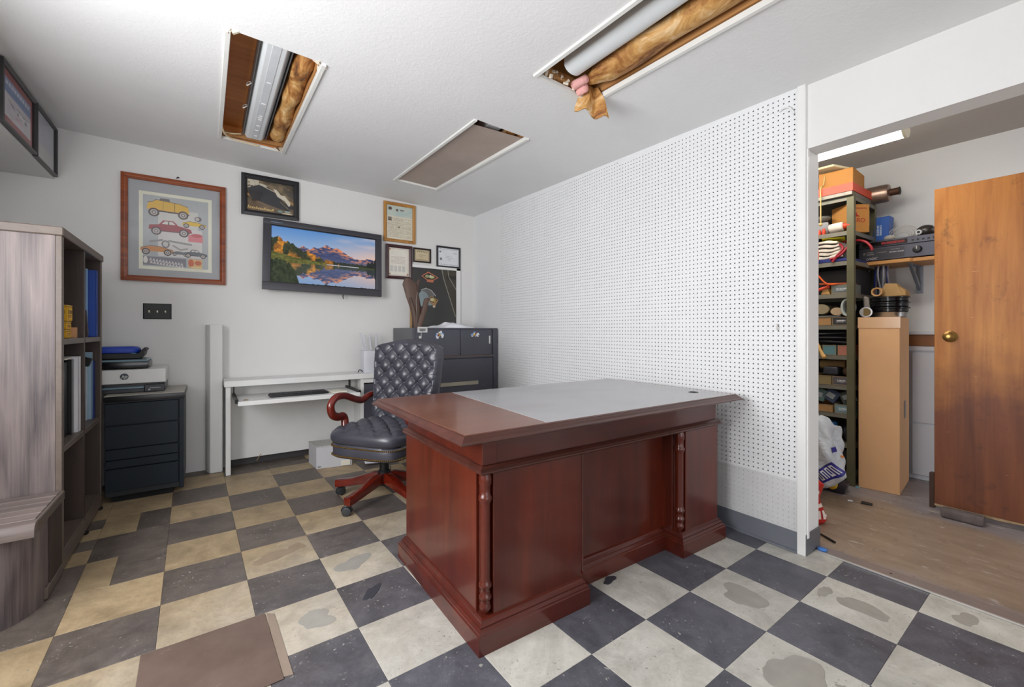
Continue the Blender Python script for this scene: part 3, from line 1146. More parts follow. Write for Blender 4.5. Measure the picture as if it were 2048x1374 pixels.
def paint_poster(c):
    c.c[:] = (226, 224, 206)
    n = fbm(c.x * 6, c.y * 7)
    c.fill((c.x > .05) & (c.x < .95) & (c.y > .04) & (c.y < .96), (176, 180, 182))
    c.rect(.25, .55, .80, .80, (206, 204, 200))
    c.rect(.25, .18, .86, .56, (212, 208, 206))
    c.c += (n[..., None] - .5) * 12
    car(c, .40, .765, .185, (222, 180, 84), 0)
    c.ell(.80, .715, .05, .035, (110, 100, 102)); c.ell(.79, .715, .028, .024, (190, 186, 182))
    car(c, .75, .625, .105, (224, 186, 70), 2)
    car(c, .42, .525, .175, (158, 74, 82), 1)
    c.rect(.66, .40, .87, .49, (214, 130, 136))
    c.ell(.78, .49, .08, .025, (196, 96, 104))
    c.ell(.35, .34, .055, .05, (128, 124, 126)); c.ell(.35, .34, .036, .034, (202, 200, 198))
    c.line([(.15, .36), (.30, .39)], .012, (150, 146, 148)); c.line([(.40, .385), (.70, .36)], .012, (150, 150, 150))
    c.line([(.45, .33), (.55, .28), (.65, .30)], .01, (160, 158, 158))
    car(c, .24, .245, .135, (206, 146, 96), 2)
    car(c, .55, .225, .07, (120, 122, 126), 2)
    car(c, .77, .225, .10, (110, 114, 120), 1)
    c.rect(.05, .055, .63, .165, (132, 130, 138))
    c.ell(.085, .12, .03, .045, (222, 218, 212))
    for k in range(11):
        x = .14 + .042 * k
        y = .125 - .004 * k
        c.line([(x, y - .012), (x + .012, y + .018), (x + .024, y - .010)], .005, (206, 200, 200))
        c.line([(x + .01, y - .045), (x + .02, y - .022), (x + .032, y - .045)], .005, (216, 210, 208))
    c.rect(.66, .055, .86, .17, (216, 176, 128))
    c.ell(.70, .115, .04, .05, (200, 108, 78)); c.ell(.80, .12, .05, .03, (196, 112, 84)); c.rect(.70, .045, .86, .07, (226, 200, 140))


M_CHERRY = wood('cherry_frame', (104, 44, 18), (160, 80, 38), 'X', 1.2, .32, .4)
pt = frame_on_back('car_poster', 'large wood-framed poster of vintage roadsters on the back wall', -.35, .29, 1.487, 2.28, .040, M_CHERRY, paint_poster, .032, (.062, .055, .055, .078), (168, 170, 174))
hk = MB().tube(bez([(-.025, YB, 2.30), (-.025, YB - .012, 2.298), (-.018, YB - .014, 2.306), (-.012, YB - .010, 2.300)], 5), .0035, 6).build('wall_hook', mat('dark_steel', (40, 38, 38), .4, .6))
tag(hk, 'small dark picture hook in the wall above the large car poster', 'hook')


def paint_speedster(c):
    n = fbm(c.x * 7, c.y * 6); n2 = fbm(c.x * 22, c.y * 18)
    base = np.array((96, 82, 62)) + (n[..., None] - .5) * np.array((150, 130, 100))
    c.c = base
    c.fill((c.y < .32), (120, 98, 78), .55)
    c.fill((c.y > .72) & (c.x < .25) & (n2 > .42), (206, 196, 176))
    c.poly([(.75, .9), (1, .75), (1, .55), (.85, .65)], (70, 66, 60), .7)
    c.poly([(.80, .55), (1, .42), (1, .34), (.9, .40)], (186, 140, 84), .8)
    c.poly([(.0, .55), (.12, .5), (.12, .44), (0, .48)], (206, 150, 84), .8)
    c.poly([(.03, .72), (.25, .86), (.45, .82), (.62, .68), (.75, .42), (.92, .28), (.90, .12), (.60, .20), (.12, .38), (.05, .5)], (44, 44, 50), .96)
    c.poly([(.55, .80), (.62, .78), (.72, .62), (.80, .62), (.92, .42), (.92, .28), (.88, .30), (.80, .45), (.64, .56)], (216, 206, 186))
    c.ell(.33, .86, .09, .035, (206, 198, 178), 1, -.2)
    c.ell(.95, .27, .05, .07, (44, 42, 44))
    c.line([(.35, .82), (.58, .70)], .012, (196, 186, 166))
    c.line([(.70, .40), (.88, .20)], .008, (150, 130, 96))
    for k in range(13):
        x = .02 + .042 * k
        y = .10 - .03 * (k / 13)
        h = .07 if k % 4 == 0 else .035
        c.line([(x, y - .02), (x + .022, y + h), (x + .026, y - .01)], .007, (236, 204, 130))
    c.ell(.70, .09, .06, .04, (122, 146, 140)); c.ell(.86, .10, .07, .035, (150, 164, 156)); c.ell(.85, .03, .12, .025, (232, 208, 172))


frame_on_back('speedster_picture', 'black-framed dark sepia picture of a streamlined race car above the television', .398, .833, 2.088, 2.432, .042, mat('black_frame', (30, 30, 34), .35, var=.1), paint_speedster, .03)


def doc(bg, seed, bands, col=(120, 112, 100)):
    def f(c):
        c.c[:] = bg
        c.c += (fbm(c.x * 5, c.y * 6)[..., None] - .5) * 14
        for k, (y, h, a, b, w_) in enumerate(bands):
            c.scribble(a, b, y, h, col, w_, .6, seed + k)
    return f


def paint_oak(c):
    doc((222, 214, 194), 5, [(.62 - .036 * k, .009, .06, .94 - .3 * (k % 4 == 1), 9) for k in range(16)], (150, 140, 120))(c)
    c.rect(0, .68, 1, 1, (196, 206, 196)); c.fill((c.y > .7) & (fbm(c.x * 4, c.y * 9) > .55), (176, 198, 196), .6)
    c.ell(.14, .90, .07, .05, (96, 80, 70)); c.ell(.40, .87, .045, .04, (110, 90, 76)); c.rect(.52, .86, .66, .89, (112, 96, 84))
    c.rect(.06, .54, .20, .65, (122, 116, 106)); c.rect(.06, .54, .20, .56, (50, 46, 44))
    c.ell(.47, .37, .04, .02, (90, 84, 76))


frame_on_back('oak_certificate', 'oak-framed document with a pale green heading, topmost of the certificates', 1.597, 1.928, 2.008, 2.404, .030, wood('oak_frame', (150, 98, 40), (196, 142, 72), 'Z', 1.2, .4), paint_oak, .025)


def paint_maroon(c):
    doc((228, 222, 210), 25, [(.68 - .045 * k, .010, .12, .80, 7) for k in range(6)], (150, 140, 128))(c)
    for k in range(4):
        c.rect(.08 + .19 * k, .16, .22 + .19 * k, .36, (186, 184, 182), .7)
    c.line([(.04, .04), (.04, .96), (.96, .96), (.96, .04), (.04, .04)], .006, (178, 138, 110))
    c.ell(.93, .07, .05, .035, (170, 126, 96)); c.ell(.06, .93, .04, .03, (170, 126, 96)); c.ell(.06, .07, .04, .03, (170, 126, 96))


frame_on_back('maroon_certificate', 'certificate in a glossy maroon frame beneath the oak-framed document', 1.617, 1.893, 1.637, 1.982, .032, mat('maroon_lacquer', (62, 26, 32), .25, coat=.4), paint_maroon, .025)


def paint_award(c):
    doc((206, 190, 156), 45, [(.52, .03, .25, .75, 3), (.40, .02, .3, .7, 4), (.3, .02, .35, .65, 3), (.15, .03, .25, .75, 4)], (130, 112, 84))(c)
    c.line([(.06, .08), (.06, .92), (.94, .92), (.94, .08), (.06, .08)], .03, (150, 134, 100), .7)
    for k in range(6):
        c.ell(.2 + .12 * k, .78 + .05 * math.sin(k * .63), .04, .05, (120, 108, 80))


frame_on_back('award_certificate', 'smallest tan certificate in a dark brown frame beside the maroon one', 1.906, 2.104, 1.827, 1.977, .017, mat('dark_brown_frame', (44, 24, 26), .3), paint_award, .02, res=.0018)


def paint_license(c):
    doc((226, 228, 232), 65, [(.93, .02, .06, .94, 7), (.55, .012, .4, .66, 3), (.47, .012, .35, .72, 4), (.39, .012, .42, .62, 3), (.30, .012, .35, .6, 3), (.08, .02, .05, .95, 8)], (110, 110, 114))(c)
    c.ell(.10, .78, .05, .05, (140, 140, 146)); c.ell(.13, .38, .06, .07, (120, 122, 128)); c.line([(.74, .72), (.80, .78), (.84, .71), (.90, .76)], .008, (70, 70, 74))


frame_on_back('license_certificate', 'white landscape certificate in a plain black frame nearest the room corner', 2.170, 2.455, 1.797, 2.027, .020, mat('black_frame', (30, 30, 34), .35, var=.1), paint_license, .02)

# dark glossy board standing in a white surround behind the filing cabinet


def paint_board(c):
    c.c[:] = (58, 56, 54)
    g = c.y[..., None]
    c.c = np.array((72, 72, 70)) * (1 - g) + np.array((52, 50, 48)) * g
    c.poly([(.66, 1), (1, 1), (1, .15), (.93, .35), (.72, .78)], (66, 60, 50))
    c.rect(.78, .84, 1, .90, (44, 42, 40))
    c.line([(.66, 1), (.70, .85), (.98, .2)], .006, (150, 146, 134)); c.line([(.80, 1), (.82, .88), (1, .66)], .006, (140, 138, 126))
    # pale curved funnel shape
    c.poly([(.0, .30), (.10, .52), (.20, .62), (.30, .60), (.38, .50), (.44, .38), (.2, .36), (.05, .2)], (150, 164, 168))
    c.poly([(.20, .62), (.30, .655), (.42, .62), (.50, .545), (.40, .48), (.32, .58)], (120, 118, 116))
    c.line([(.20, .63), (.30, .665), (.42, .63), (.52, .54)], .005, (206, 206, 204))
    # upper pointed decal
    c.poly([(.20, .865), (.35, .945), (.58, .855), (.47, .80), (.46, .765), (.32, .77), (.32, .80)], (196, 116, 84))
    c.poly([(.225, .865), (.35, .925), (.55, .855), (.46, .812), (.33, .812)], (52, 40, 36))
    c.ell(.33, .865, .05, .025, (150, 156, 110)); c.ell(.43, .855, .06, .022, (190, 190, 130)); c.ell(.40, .87, .02, .02, (206, 206, 196))
    # lower decal
    c.poly([(.33, .475), (.42, .54), (.58, .47), (.53, .41), (.50, .34), (.42, .40)], (180, 140, 96))
    c.poly([(.35, .475), (.43, .525), (.56, .47), (.50, .425), (.42, .43)], (84, 68, 50))
    c.ell(.44, .475, .05, .03, (226, 214, 170)); c.ell(.49, .46, .03, .025, (206, 170, 80)); c.ell(.48, .36, .03, .02, (226, 206, 190))


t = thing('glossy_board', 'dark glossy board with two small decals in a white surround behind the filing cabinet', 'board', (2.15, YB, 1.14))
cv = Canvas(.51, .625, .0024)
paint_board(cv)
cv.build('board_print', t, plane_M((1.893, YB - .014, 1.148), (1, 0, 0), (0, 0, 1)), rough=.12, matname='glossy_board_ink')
MB().box(1.88, 2.405, YB - .013, YB - .001, 1.14, 1.775).build('board_back', mat('board_black', (30, 30, 30), .3), t)
MB().box(2.403, 2.455, YB - .02, YB - .001, 1.14, 1.80).build('side_rail', M_TRIM, t, bevel=.003)
MB().box(1.88, 2.455, YB - .02, YB - .001, 1.772, 1.80).build('top_rail', M_TRIM, t, bevel=.003)
MB().box(1.872, 1.893, YB - .018, YB - .001, 1.14, 1.772).build('side_rail', mat('tan_edge', (176, 140, 96), .5), t, bevel=.003)

# television
tv = thing('television', 'wide flat television with a charcoal bezel showing a mountain lake', 'television', (1.045, YB, 1.75))
TW, TH = .50, .302
Mtv = Matrix.Translation((1.045, YB - .085, 1.752)) @ Matrix.Rotation(R(1.3), 4, 'Y') @ Matrix.Rotation(R(-4), 4, 'X')


def tvbox(name, x0, x1, y0, y1, z0, z1, material, bevel=.0, seg=1):
    mb = MB().box(x0, x1, y0, y1, z0, z1)
    mb.xform(Mtv)
    return mb.build(name, material, tv, bevel, seg)


M_BEZ = mat('charcoal_plastic', (58, 57, 64), .4, var=.04)
tvbox('rear_shell', -.47, .47, .0, .05, -.27, .27, mat('black_plastic', (24, 24, 26), .5), .02, 2)
bw = .060
for (x0, x1, z0, z1) in ((-TW, TW, TH - .048, TH), (-TW, TW, -TH, -TH + .062), (-TW, -TW + bw, -TH + .062, TH - .048), (TW - bw + .004, TW, -TH + .062, TH - .048)):
    tvbox('bezel', x0, x1, -.025, .012, z0, z1, M_BEZ, .004, 2)
for (x0, x1, z0, z1) in ((-TW + bw - .006, TW - bw + .008, TH - .056, TH - .048), (-TW + bw - .006, TW - bw + .008, -TH + .062, -TH + .070), (-TW + bw - .006, -TW + bw + .002, -TH + .07, TH - .056), (TW - bw, TW - bw + .008, -TH + .07, TH - .056)):
    tvbox('inner_bezel', x0, x1, -.020, -.006, z0, z1, mat('dark_bezel', (42, 42, 48), .3), .002)
tvbox('wall_bracket', -.15, .15, .05, .072, -.12, .12, mat('black_plastic', (24, 24, 26), .5))
MB().tube([(1.20, YB - .06, 1.46), (1.20, YB - .05, 1.43), (1.205, YB - .05, 1.41)], .004, 6).build('cable_end', mat('black_plastic', (24, 24, 26), .5), tv)


def paint_tv(c):
    x, y = c.x, c.y
    W = .40
    sky0 = np.array((86, 138, 200)); sky1 = np.array((190, 196, 214)); sky2 = np.array((248, 190, 158))
    def scene(yy):
        t_ = np.clip((yy - W) / (1 - W), 0, 1)[..., None]
        s_ = sky1 * (1 - t_) + sky0 * t_
        warm = np.clip((x - .35) / .6, 0, 1)[..., None] * np.clip(1.15 - t_ * 1.1, 0, 1)
        s_ = s_ * (1 - .85 * warm) + sky2 * .85 * warm
        cl = np.clip((fbm(x * 3 + 4, yy * 9, 5) - .5) * 3.4, 0, 1) * np.clip((x - .4) * 2, 0, 1)
        s_ = s_ * (1 - .5 * cl[..., None]) + np.array((252, 208, 190)) * .5 * cl[..., None]
        # ridge
        kx = [0, .18, .24, .285, .31, .345, .38, .41, .44, .475, .50, .525, .56, .60, .62, .66, .70, .75, .80, .86, .92, .96, 1]
        ky = [.46, .56, .645, .705, .675, .645, .70, .68, .70, .735, .775, .735, .72, .735, .715, .665, .635, .585, .555, .565, .595, .585, .58]
        rd = np.interp(x, kx, ky) + (fbm(x * 40, x * 0 + 2, 4) - .5) * .035
        mtn = yy < rd
        sh = fbm(x * 26 + yy * 30, yy * 40 - x * 14, 4)
        hgt = np.clip((yy - .52) / .24, 0, 1)
        rock = np.array((62, 70, 110)) + (sh[..., None] - .5) * 50
        lit = (sh > .50) & (yy > rd - .13)
        glow = np.array((230, 138, 92))
        k = (np.clip((yy - rd + .15) / .13, 0, 1) * np.clip((sh - .44) * 6, 0, 1))[..., None]
        rock = rock * (1 - k) + glow * k
        haze = np.clip((.56 - yy) / .12, 0, 1)[..., None] * .35
        rock = rock * (1 - haze) + np.array((112, 116, 150)) * haze
        s_ = np.where(mtn[..., None], rock, s_)
        # far forest
        fr = .455 + .03 * np.abs(vnoise(x * 120, x * 0 + 5) - .2) + .03 * np.clip(.5 - x, 0, 1)
        s_ = np.where((yy < fr)[..., None], np.array((38, 46, 34)) + (fbm(x * 60, yy * 60)[..., None] - .5) * 40, s_)
        # golden trees, tall at the left
        gh = np.interp(x, [0, .06, .12, .20, .26, .33, .40, .46, .60, 1], [.80, .80, .76, .68, .62, .60, .53, .48, .44, .43]) + .07 * (vnoise(x * 46, x * 0 + 1) - .4) + .03 * (vnoise(x * 130, x * 0 + 8) - .5)
        tex = fbm(x * 50, yy * 36, 4)
        gold = np.array((176, 112, 34)) + (tex[..., None] - .5) * np.array((190, 140, 50))
        dk = np.array((44, 50, 24)) + (tex[..., None] - .5) * 60
        mixk = np.clip((vnoise(x * 24, yy * 5 + 3) - .42) * 4 + np.interp(x, [0, .15, .3, .5], [-.1, .1, .5, .2]), 0, 1)[..., None]
        tr = dk * (1 - mixk) + gold * mixk
        s_ = np.where((yy < gh)[..., None] & (x < .62)[..., None], tr, s_)
        # conifers right
        ch = np.interp(x, [.88, .90, .915, .93, .945, .96, .975, .985, 1], [.40, .46, .55, .50, .52, .58, .50, .60, .60]) + .02 * (vnoise(x * 150, x * 0) - .5)
        s_ = np.where((yy < ch)[..., None] & (x > .885)[..., None], np.array((22, 30, 24)) + (tex[..., None] - .5) * 24, s_)
        return s_
    up = scene(y)
    dn = scene(2 * W - y + (vnoise(x * 30, y * 90) - .5) * .006)
    wat = dn * .80 + np.array((150, 170, 205)) * .16
    img = np.where((y > W)[..., None], up, wat)
    # grassy bank on the left, bushes at the front
    bank = np.interp(x, [0, .1, .2, .35, .45, .55], [.55, .52, .48, .45, .43, .41]) ; low = np.interp(x, [0, .2, .35, .5, .55], [.38, .365, .375, .395, .41])
    g = np.array((92, 92, 34)) + (fbm(x * 40, y * 80, 4)[..., None] - .5) * 90
    img = np.where(((y < bank) & (y > low) & (x < .55))[..., None], g, img)
    img = np.where(((y < .415) & (y > .375 + .02 * vnoise(x * 20, x * 0)) & (x > .80))[..., None], np.array((58, 66, 30)) + (fbm(x * 50, y * 80)[..., None] - .5) * 50, img)
    img = np.where(((y > W - .004) & (y < W + .012) & (x > .5) & (x < .82))[..., None], np.array((196, 194, 206)), img)
    bush = np.interp(x, [0, .06, .12, .18, .22, .25], [.40, .42, .38, .32, .20, 0]) + .05 * (vnoise(x * 70, y * 8) - .4)
    gb = np.array((36, 48, 20)) + (fbm(x * 60, y * 26, 4)[..., None] - .5) * 70
    img = np.where((y < bush)[..., None], gb, img)
    c.c = img


cv = Canvas(2 * TW - 2 * bw + .012, 2 * TH - .048 - .062 - .010, .0030)
paint_tv(cv)
cv.build('screen', tv, Mtv @ plane_M((-TW + bw - .003, -.008, -TH + .066), (1, 0, 0), (0, 0, 1)), emission=.85, matname='screen_glow')
cvl = Canvas(.09, .010, .002)
cvl.c[:] = (58, 57, 64)
cvl.scribble(.02, .98, .5, .3, (120, 150, 180), 3, .9, 3)
cvl.build('maker_print', tv, Mtv @ plane_M((-.445, -.0255, TH - .032), (1, 0, 0), (0, 0, 1)), matname='print_ink')

# three-gang switch
sw = thing('light_switch', 'black three-gang toggle switch plate on the back wall above the printer', 'switch', (-.142, YB, 1.262))
mb = MB()
loops = []
for o_, y_ in ((0, YB), (0, YB - .003), (-.006, YB - .007)):
    loops.append([(-.227 - o_, y_, 1.204 - o_), (-.058 + o_, y_, 1.204 - o_), (-.058 + o_, y_, 1.322 + o_), (-.227 - o_, y_, 1.322 + o_)])
mb.loft(loops)
mb.build('plate', mat('black_switch_plate', (20, 20, 22), .45), sw)
for x in (-.190, -.1425, -.095):
    s_ = MB().box(x - .006, x + .006, YB - .0085, YB - .006, 1.245, 1.279).build('slot', mat('dark_slot', (14, 14, 14), .6), sw)
    MB().obox((x, YB - .012, 1.259), (.0045, .009, .008), (R(-25), 0, 0)).build('toggle', mat('ivory_toggle', (220, 212, 190), .35), sw, bevel=.001)
    for z in (1.292, 1.232):
        MB().lathe((x, YB - .0065, z), [(.0028, 0), (.0028, -.0012), (.001, -.0018)], 8, 'Y').build('screw', mat('dark_screw', (70, 68, 66), .4, .5), sw)

# boxed-in pipe column
m_ = MB()
m_.prism([(.155, YB), (.158, YB - .06), (.185, YB - .125), (.262, YB - .128), (.270, YB - .115), (.272, YB)], 0, 1.162)
o = m_.build('pipe_boxing', wall_paint('boxing_paint', (220, 220, 218), 60, .05), None, bevel=.006, seg=2)
tag(o, 'white waist-high boxed pipe column rising from the floor beside the computer table', 'pipe cover')

# ================================================================== pictures on the soffit face


def frame_on_soffit(name, label, y0, y1, z0, z1, fw, fmat, painter, mount=None, mount_col=None):
    """picture on the soffit, facing +X; horizontal axis runs along Y (left edge at y0)"""
    X0 = -.691
    t = thing(name, label, 'picture', (X0, (y0 + y1) / 2, (z0 + z1) / 2))
    O = [(y0, z0), (y1, z0), (y1, z1), (y0, z1)]
    I = [(y0 + fw, z0 + fw), (y1 - fw, z0 + fw), (y1 - fw, z1 - fw), (y0 + fw, z1 - fw)]
    for k in range(4):
        n = (k + 1) % 4
        st = []
        for i in (k, n):
            o_, i_ = O[i], I[i]
            st.append([(X0, o_[0], o_[1]), (X0 + .022, o_[0], o_[1]), (X0 + .024, (o_[0] + i_[0]) / 2, (o_[1] + i_[1]) / 2), (X0 + .016, i_[0], i_[1]), (X0, i_[0], i_[1])])
        MB().loft(st).build('frame_rail', fmat, t, bevel=.001)
    a0, a1, b0, b1 = y0 + fw - .002, y1 - fw + .002, z0 + fw - .002, z1 - fw + .002
    if mount:
        MB().box(X0 + .002, X0 + .006, a0, a1, b0, b1).build('mount', mat(name + '_mount', mount_col, .8, var=.04), t)
        a0 += mount; a1 -= mount; b0 += mount; b1 -= mount
    cv = Canvas(a1 - a0, b1 - b0, .003)
    painter(cv)
    cv.build('print', t, plane_M((X0 + .0075, a0, b0), (0, 1, 0), (0, 0, 1)))
    MB().box(X0 + .011, X0 + .0125, y0 + fw - .002, y1 - fw + .002, z0 + fw - .002, z1 - fw + .002).build('pane', M_GLASS, t)
    return t


def paint_salt(c):
    c.c[:] = (196, 190, 196)
    c.fill(c.y > .62, (96, 122, 172)); c.fill(c.y > .80, (128, 148, 190))
    c.c += (fbm(c.x * 6, c.y * 8)[..., None] - .5) * 26
    for k in range(9):
        c.rect(.07 + .1 * k, .84, .14 + .1 * k, .93, (226, 226, 232), .85)
    c.poly([(.10, .50), (.35, .42), (.40, .36), (.3, .38)], (74, 76, 96)); c.poly([(.45, .45), (.8, .42), (.9, .34), (.6, .32), (.48, .36)], (226, 222, 224))
    c.line([(.45, .46), (.82, .43)], .012, (64, 66, 84)); c.ell(.80, .33, .05, .05, (90, 80, 96)); c.ell(.5, .35, .03, .04, (90, 80, 96))
    c.ell(.55, .18, .16, .05, (206, 150, 160), .6)


def paint_glare(c):  # glare on the pane painted into the print as pale grey
    c.c[:] = (176, 176, 188)
    c.c += (fbm(c.x * 3, c.y * 3)[..., None] - .5) * 20
    c.fill(c.y < .35, (196, 194, 188), .7)


M_DKF = mat('dark_grey_frame', (48, 47, 48), .35)
frame_on_soffit('race_picture', 'black-framed race picture with a wide red mount high on the left soffit', .665, 1.198, 2.168, 2.488, .022, M_DKF, paint_salt, .040, (150, 42, 46))
frame_on_soffit('grey_picture', 'picture painted with pale glare in a slim dark frame beside the red-mounted one', 1.206, 1.64, 2.163, 2.49, .018, M_DKF, paint_glare)

# ================================================================== executive desk
M_MAH = wood('mahogany', (54, 14, 7), (110, 40, 20), 'Z', .55, .28, .25, contrast=(.25, .75), fine=.5, blotch=.45)
M_MAHX = wood('mahogany_rail', (50, 15, 9), (98, 35, 21), 'X', .7, .30, .35, contrast=(.25, .75), fine=.5)
M_TOP = wood('mahogany_top', (98, 52, 34), (128, 76, 53), 'X', .5, .28, .3, contrast=(.25, .75), fine=.5)
M_EDGE = wood('worn_mahogany', (48, 21, 16), (92, 50, 40), 'X', .9, .33, .25, contrast=(.25, .75))

desk = thing('executive_desk', 'large mahogany executive desk with turned corner columns and a grey writing surface', 'desk', (.917, -1.300, 0), -.019)
DW, DD = 1.525, .80           # plan of the plinth
PL, PR = .52, 1.15            # inner edges of the pedestals
RC = .105                     # recess of the middle panel


def dk(name, mb, material, parent=None, **k):
    return mb.build(name, material, parent or desk, local=True, **k)


PROF_P = [(0, 0), (0, .066), (-.004, .070), (-.004, .076), (-.014, .083), (-.012, .090), (-.020, .097), (-.022, .104), (-.030, .108)]
for nm, x0, x1, y0 in (('plinth', 0, PL, 0), ('plinth', PR, DW, 0)):
    dk(nm, MB().rect_loft(x0, x1, y0, DD, PROF_P), M_MAHX)
dk('plinth', MB().rect_loft(PL - .02, PR + .02, RC, RC + .09, PROF_P), M_MAHX)
IN = .030
zt0, zt1 = .104, .612
for x0, x1 in ((IN, PL - .016), (PR + .016, DW - IN)):
    # pedestal carcass with a notch at its outer front corner for the turned column
    nx = .046
    left = x0
    poly = [(left + nx, IN), (x1, IN), (x1, DD - IN), (left, DD - IN), (left, IN + nx), (left + .016, IN + nx), (left + .016, IN + nx * .55), (left + nx, IN + nx * .55)]
    dk('pedestal', MB().prism(poly, zt0, zt1), M_MAH, bevel=.002)
    # turned column
    cx, cy = left + .024, IN + .020
    H0, H1 = zt0 + .002, zt1
    L = H1 - H0
    pr = [(.010, 0), (.012, .008), (.021, .022), (.022, .034), (.018, .040), (.019, .055), (.0235, .060), (.0235, .068), (.019, .074), (.018, .095), (.024, .101), (.0245, .110), (.020, .117), (.0185, .13),
          (.0185, L - .115), (.020, L - .105), (.0245, L - .098), (.0245, L - .086), (.020, L - .080), (.019, L - .050), (.023, L - .040), (.0235, L - .020), (.020, L - .008), (.020, L)]
    dk('column', MB().lathe((cx, cy, H0), pr, 20), M_MAH, smooth=True, angle=50)
dk('modesty_panel', MB().box(PL - .02, PR + .02, RC + IN, RC + IN + .02, .10, .63), M_MAH)
dk('panel_lip', MB().box(PL - .018, PL - .010, IN - .004, IN + .02, .115, .610), M_EDGE, bevel=.002)
for zb_ in (.112,):
    dk('scroll_bracket', MB().prism([(IN - .004, zb_), (IN + .02, zb_), (IN + .02, zb_ + .06), (IN + .004, zb_ + .05), (IN + .008, zb_ + .03), (IN - .006, zb_ + .02)], PL - .018, PL - .004, 'X'), M_MAH, bevel=.001)
# frieze with cornice moulding
dk('cornice', MB().rect_loft(IN, DW - IN, IN, DD - IN, [(-.002, .606), (.004, .610), (.014, .616), (.014, .622), (.010, .626), (.014, .632), (.004, .640), (-.004, .642)]), M_EDGE)
dk('frieze', MB().rect_loft(IN + .006, DW - IN - .006, IN + .006, DD - IN - .006, [(0, .640), (0, .752)]), M_MAHX)
dk('frieze_block', MB().box(IN - .002, IN + .060, IN - .002, IN + .060, .642, .750), M_MAHX, bevel=.002)
# moulded top
TX0, TX1, TY0, TY1 = -.100, 1.588, -.062, .905
top = dk('desk_top', MB().rect_loft(TX0, TX1, TY0, TY1, [(-.045, .7455), (-.008, .7455), (-.002, .7475), (0, .7505), (-.001, .754), (-.007, .757), (-.011, .762), (-.018, .768), (-.022, .7715), (-.022, .7735), (-.026, .775)]), M_EDGE, smooth=True, angle=35)
dk('top_panel', MB().box(TX0 + .027, TX1 - .027, TY0 + .027, TY1 - .027, .770, .7762), M_TOP, bevel=.0005)
m = NT('grey_laminate')
v = m.coords()
f = m.noise(v, 1.8, 2, .5)
f2 = m.noise(m.coords((1, 2, 1)), 2.2, 2, .5)
c = m.ramp(f, [(.3, lin((158, 156, 158))), (.7, lin((164, 163, 166)))])
c = m.mix(m.ramp(f2, [(.45, (0, 0, 0, 1)), (.80, (.25, .25, .25, 1))]), c, lin((130, 118, 114)))
m.set(c, m.ramp(f, [(.3, (.15,) * 3 + (1,)), (.7, (.21,) * 3 + (1,))]), spec=.5)
M_LAM = m.m
ws = dk('writing_surface', MB().prism([(.272, TY0 + .030), (TX1 - .045, TY0 + .030), (TX1 - .040, TY1 - .034), (.330, TY1 - .034)], .7755, .7772), M_LAM, bevel=.0005)
ws['label'] = 'grey laminate writing surface'
dk('cable_grommet', MB().lathe((1.43, .13, .7772), [(.026, 0), (.026, .0014), (.017, .0018), (.017, -.001)], 20), mat('black_plastic', (24, 24, 26), .5), ws, smooth=True)

# ================================================================== tufted office chair
M_LEA = NT('charcoal_leather')
v = M_LEA.coords()
f = M_LEA.noise(v, 7, 4)
M_LEA.set(M_LEA.ramp(f, [(.3, lin((54, 54, 63))), (.7, lin((68, 68, 78)))]), .36, spec=.7)
M_LEA.bump(M_LEA.noise(v, 220, 3), .12, .002)
M_LEA = M_LEA.m
M_ARM = wood('red_mahogany', (70, 14, 8), (122, 34, 16), 'Y', 1., .25, .5, contrast=(.25, .75), fine=.5)
M_BLK = mat('black_plastic', (24, 24, 26), .5)
M_BRASS = mat('brass_nail', (176, 146, 90), .3, .9)
CRZ = 125.
chair = thing('office_chair', 'charcoal button-tufted leather swivel chair with scrolled mahogany arms behind the desk', 'chair', (1.135, .30, 0), R(CRZ))


def ck(name, mb, material, parent=None, **k):
    return mb.build(name, material, parent or chair, local=True, **k)


RS = .316
for k in range(5):
    a = R(139 + 72 * k - CRZ)
    ca, sa = math.cos(a), math.sin(a)
    mb = MB()
    loops = []
    for r_, z0, z1, hw in ((.028, .098, .172, .024), (.08, .098, .168, .025), (.15, .088, .146, .025), (.22, .076, .122, .025), (.29, .066, .112, .026), (.335, .062, .110, .026)):
        loops.append([(r_ * ca - hw * sa * s_, r_ * sa + hw * ca * s_, z) for s_, z in ((-1, z0), (1, z0), (1, z1), (-1, z1))])
    leg = ck('base_leg', mb.loft(loops), M_ARM, bevel=.006, seg=2)
    cx, cy = RS * ca, RS * sa
    cs = ck('caster', MB().lathe((cx, cy, 0), [(.008, .040), (.008, .064), (.013, .064), (.013, .060)], 10), M_BLK, leg, smooth=True)
    wa = a + 1.1 + k
    wx, wy = math.cos(wa), math.sin(wa)
    for s_ in (-1, 1):
        mb = MB()
        c0 = Vector((cx - wx * .012 + wy * .013 * s_, cy - wy * .012 - wx * .013 * s_, .027))
        ax = Vector((wy, -wx, 0)) * s_
        mb.tube([c0 - ax * .010, c0 - ax * .009, c0 + ax * .007, c0 + ax * .010], [.022, .027, .027, .018], 18)
        ck('wheel', mb, mat('caster_grey', (52, 53, 56), .45), leg, smooth=True, angle=50)
    mb = MB()
    hood = []
    for q in range(9):
        t_ = math.pi * q / 8
        px_, pz_ = .029 * math.cos(t_), .029 * math.sin(t_)
        hood.append((cx - wx * (.012 + px_), cy - wy * (.012 + px_), .027 + pz_))
    mb.tube(hood, .008, 6)
    ck('caster_hood', mb, M_BLK, leg, smooth=True)
ck('hub', MB().lathe((0, 0, 0), [(.038, .088), (.042, .095), (.042, .178), (.034, .186)], 20), M_BLK, smooth=True)
ck('gas_column', MB().lathe((0, 0, 0), [(.030, .18), (.030, .25), (.024, .252), (.024, .30)], 18), M_BLK, smooth=True)
ck('tilt_mechanism', MB().box(-.07, .07, -.10, .10, .285, .322), M_BLK, bevel=.008, seg=2)


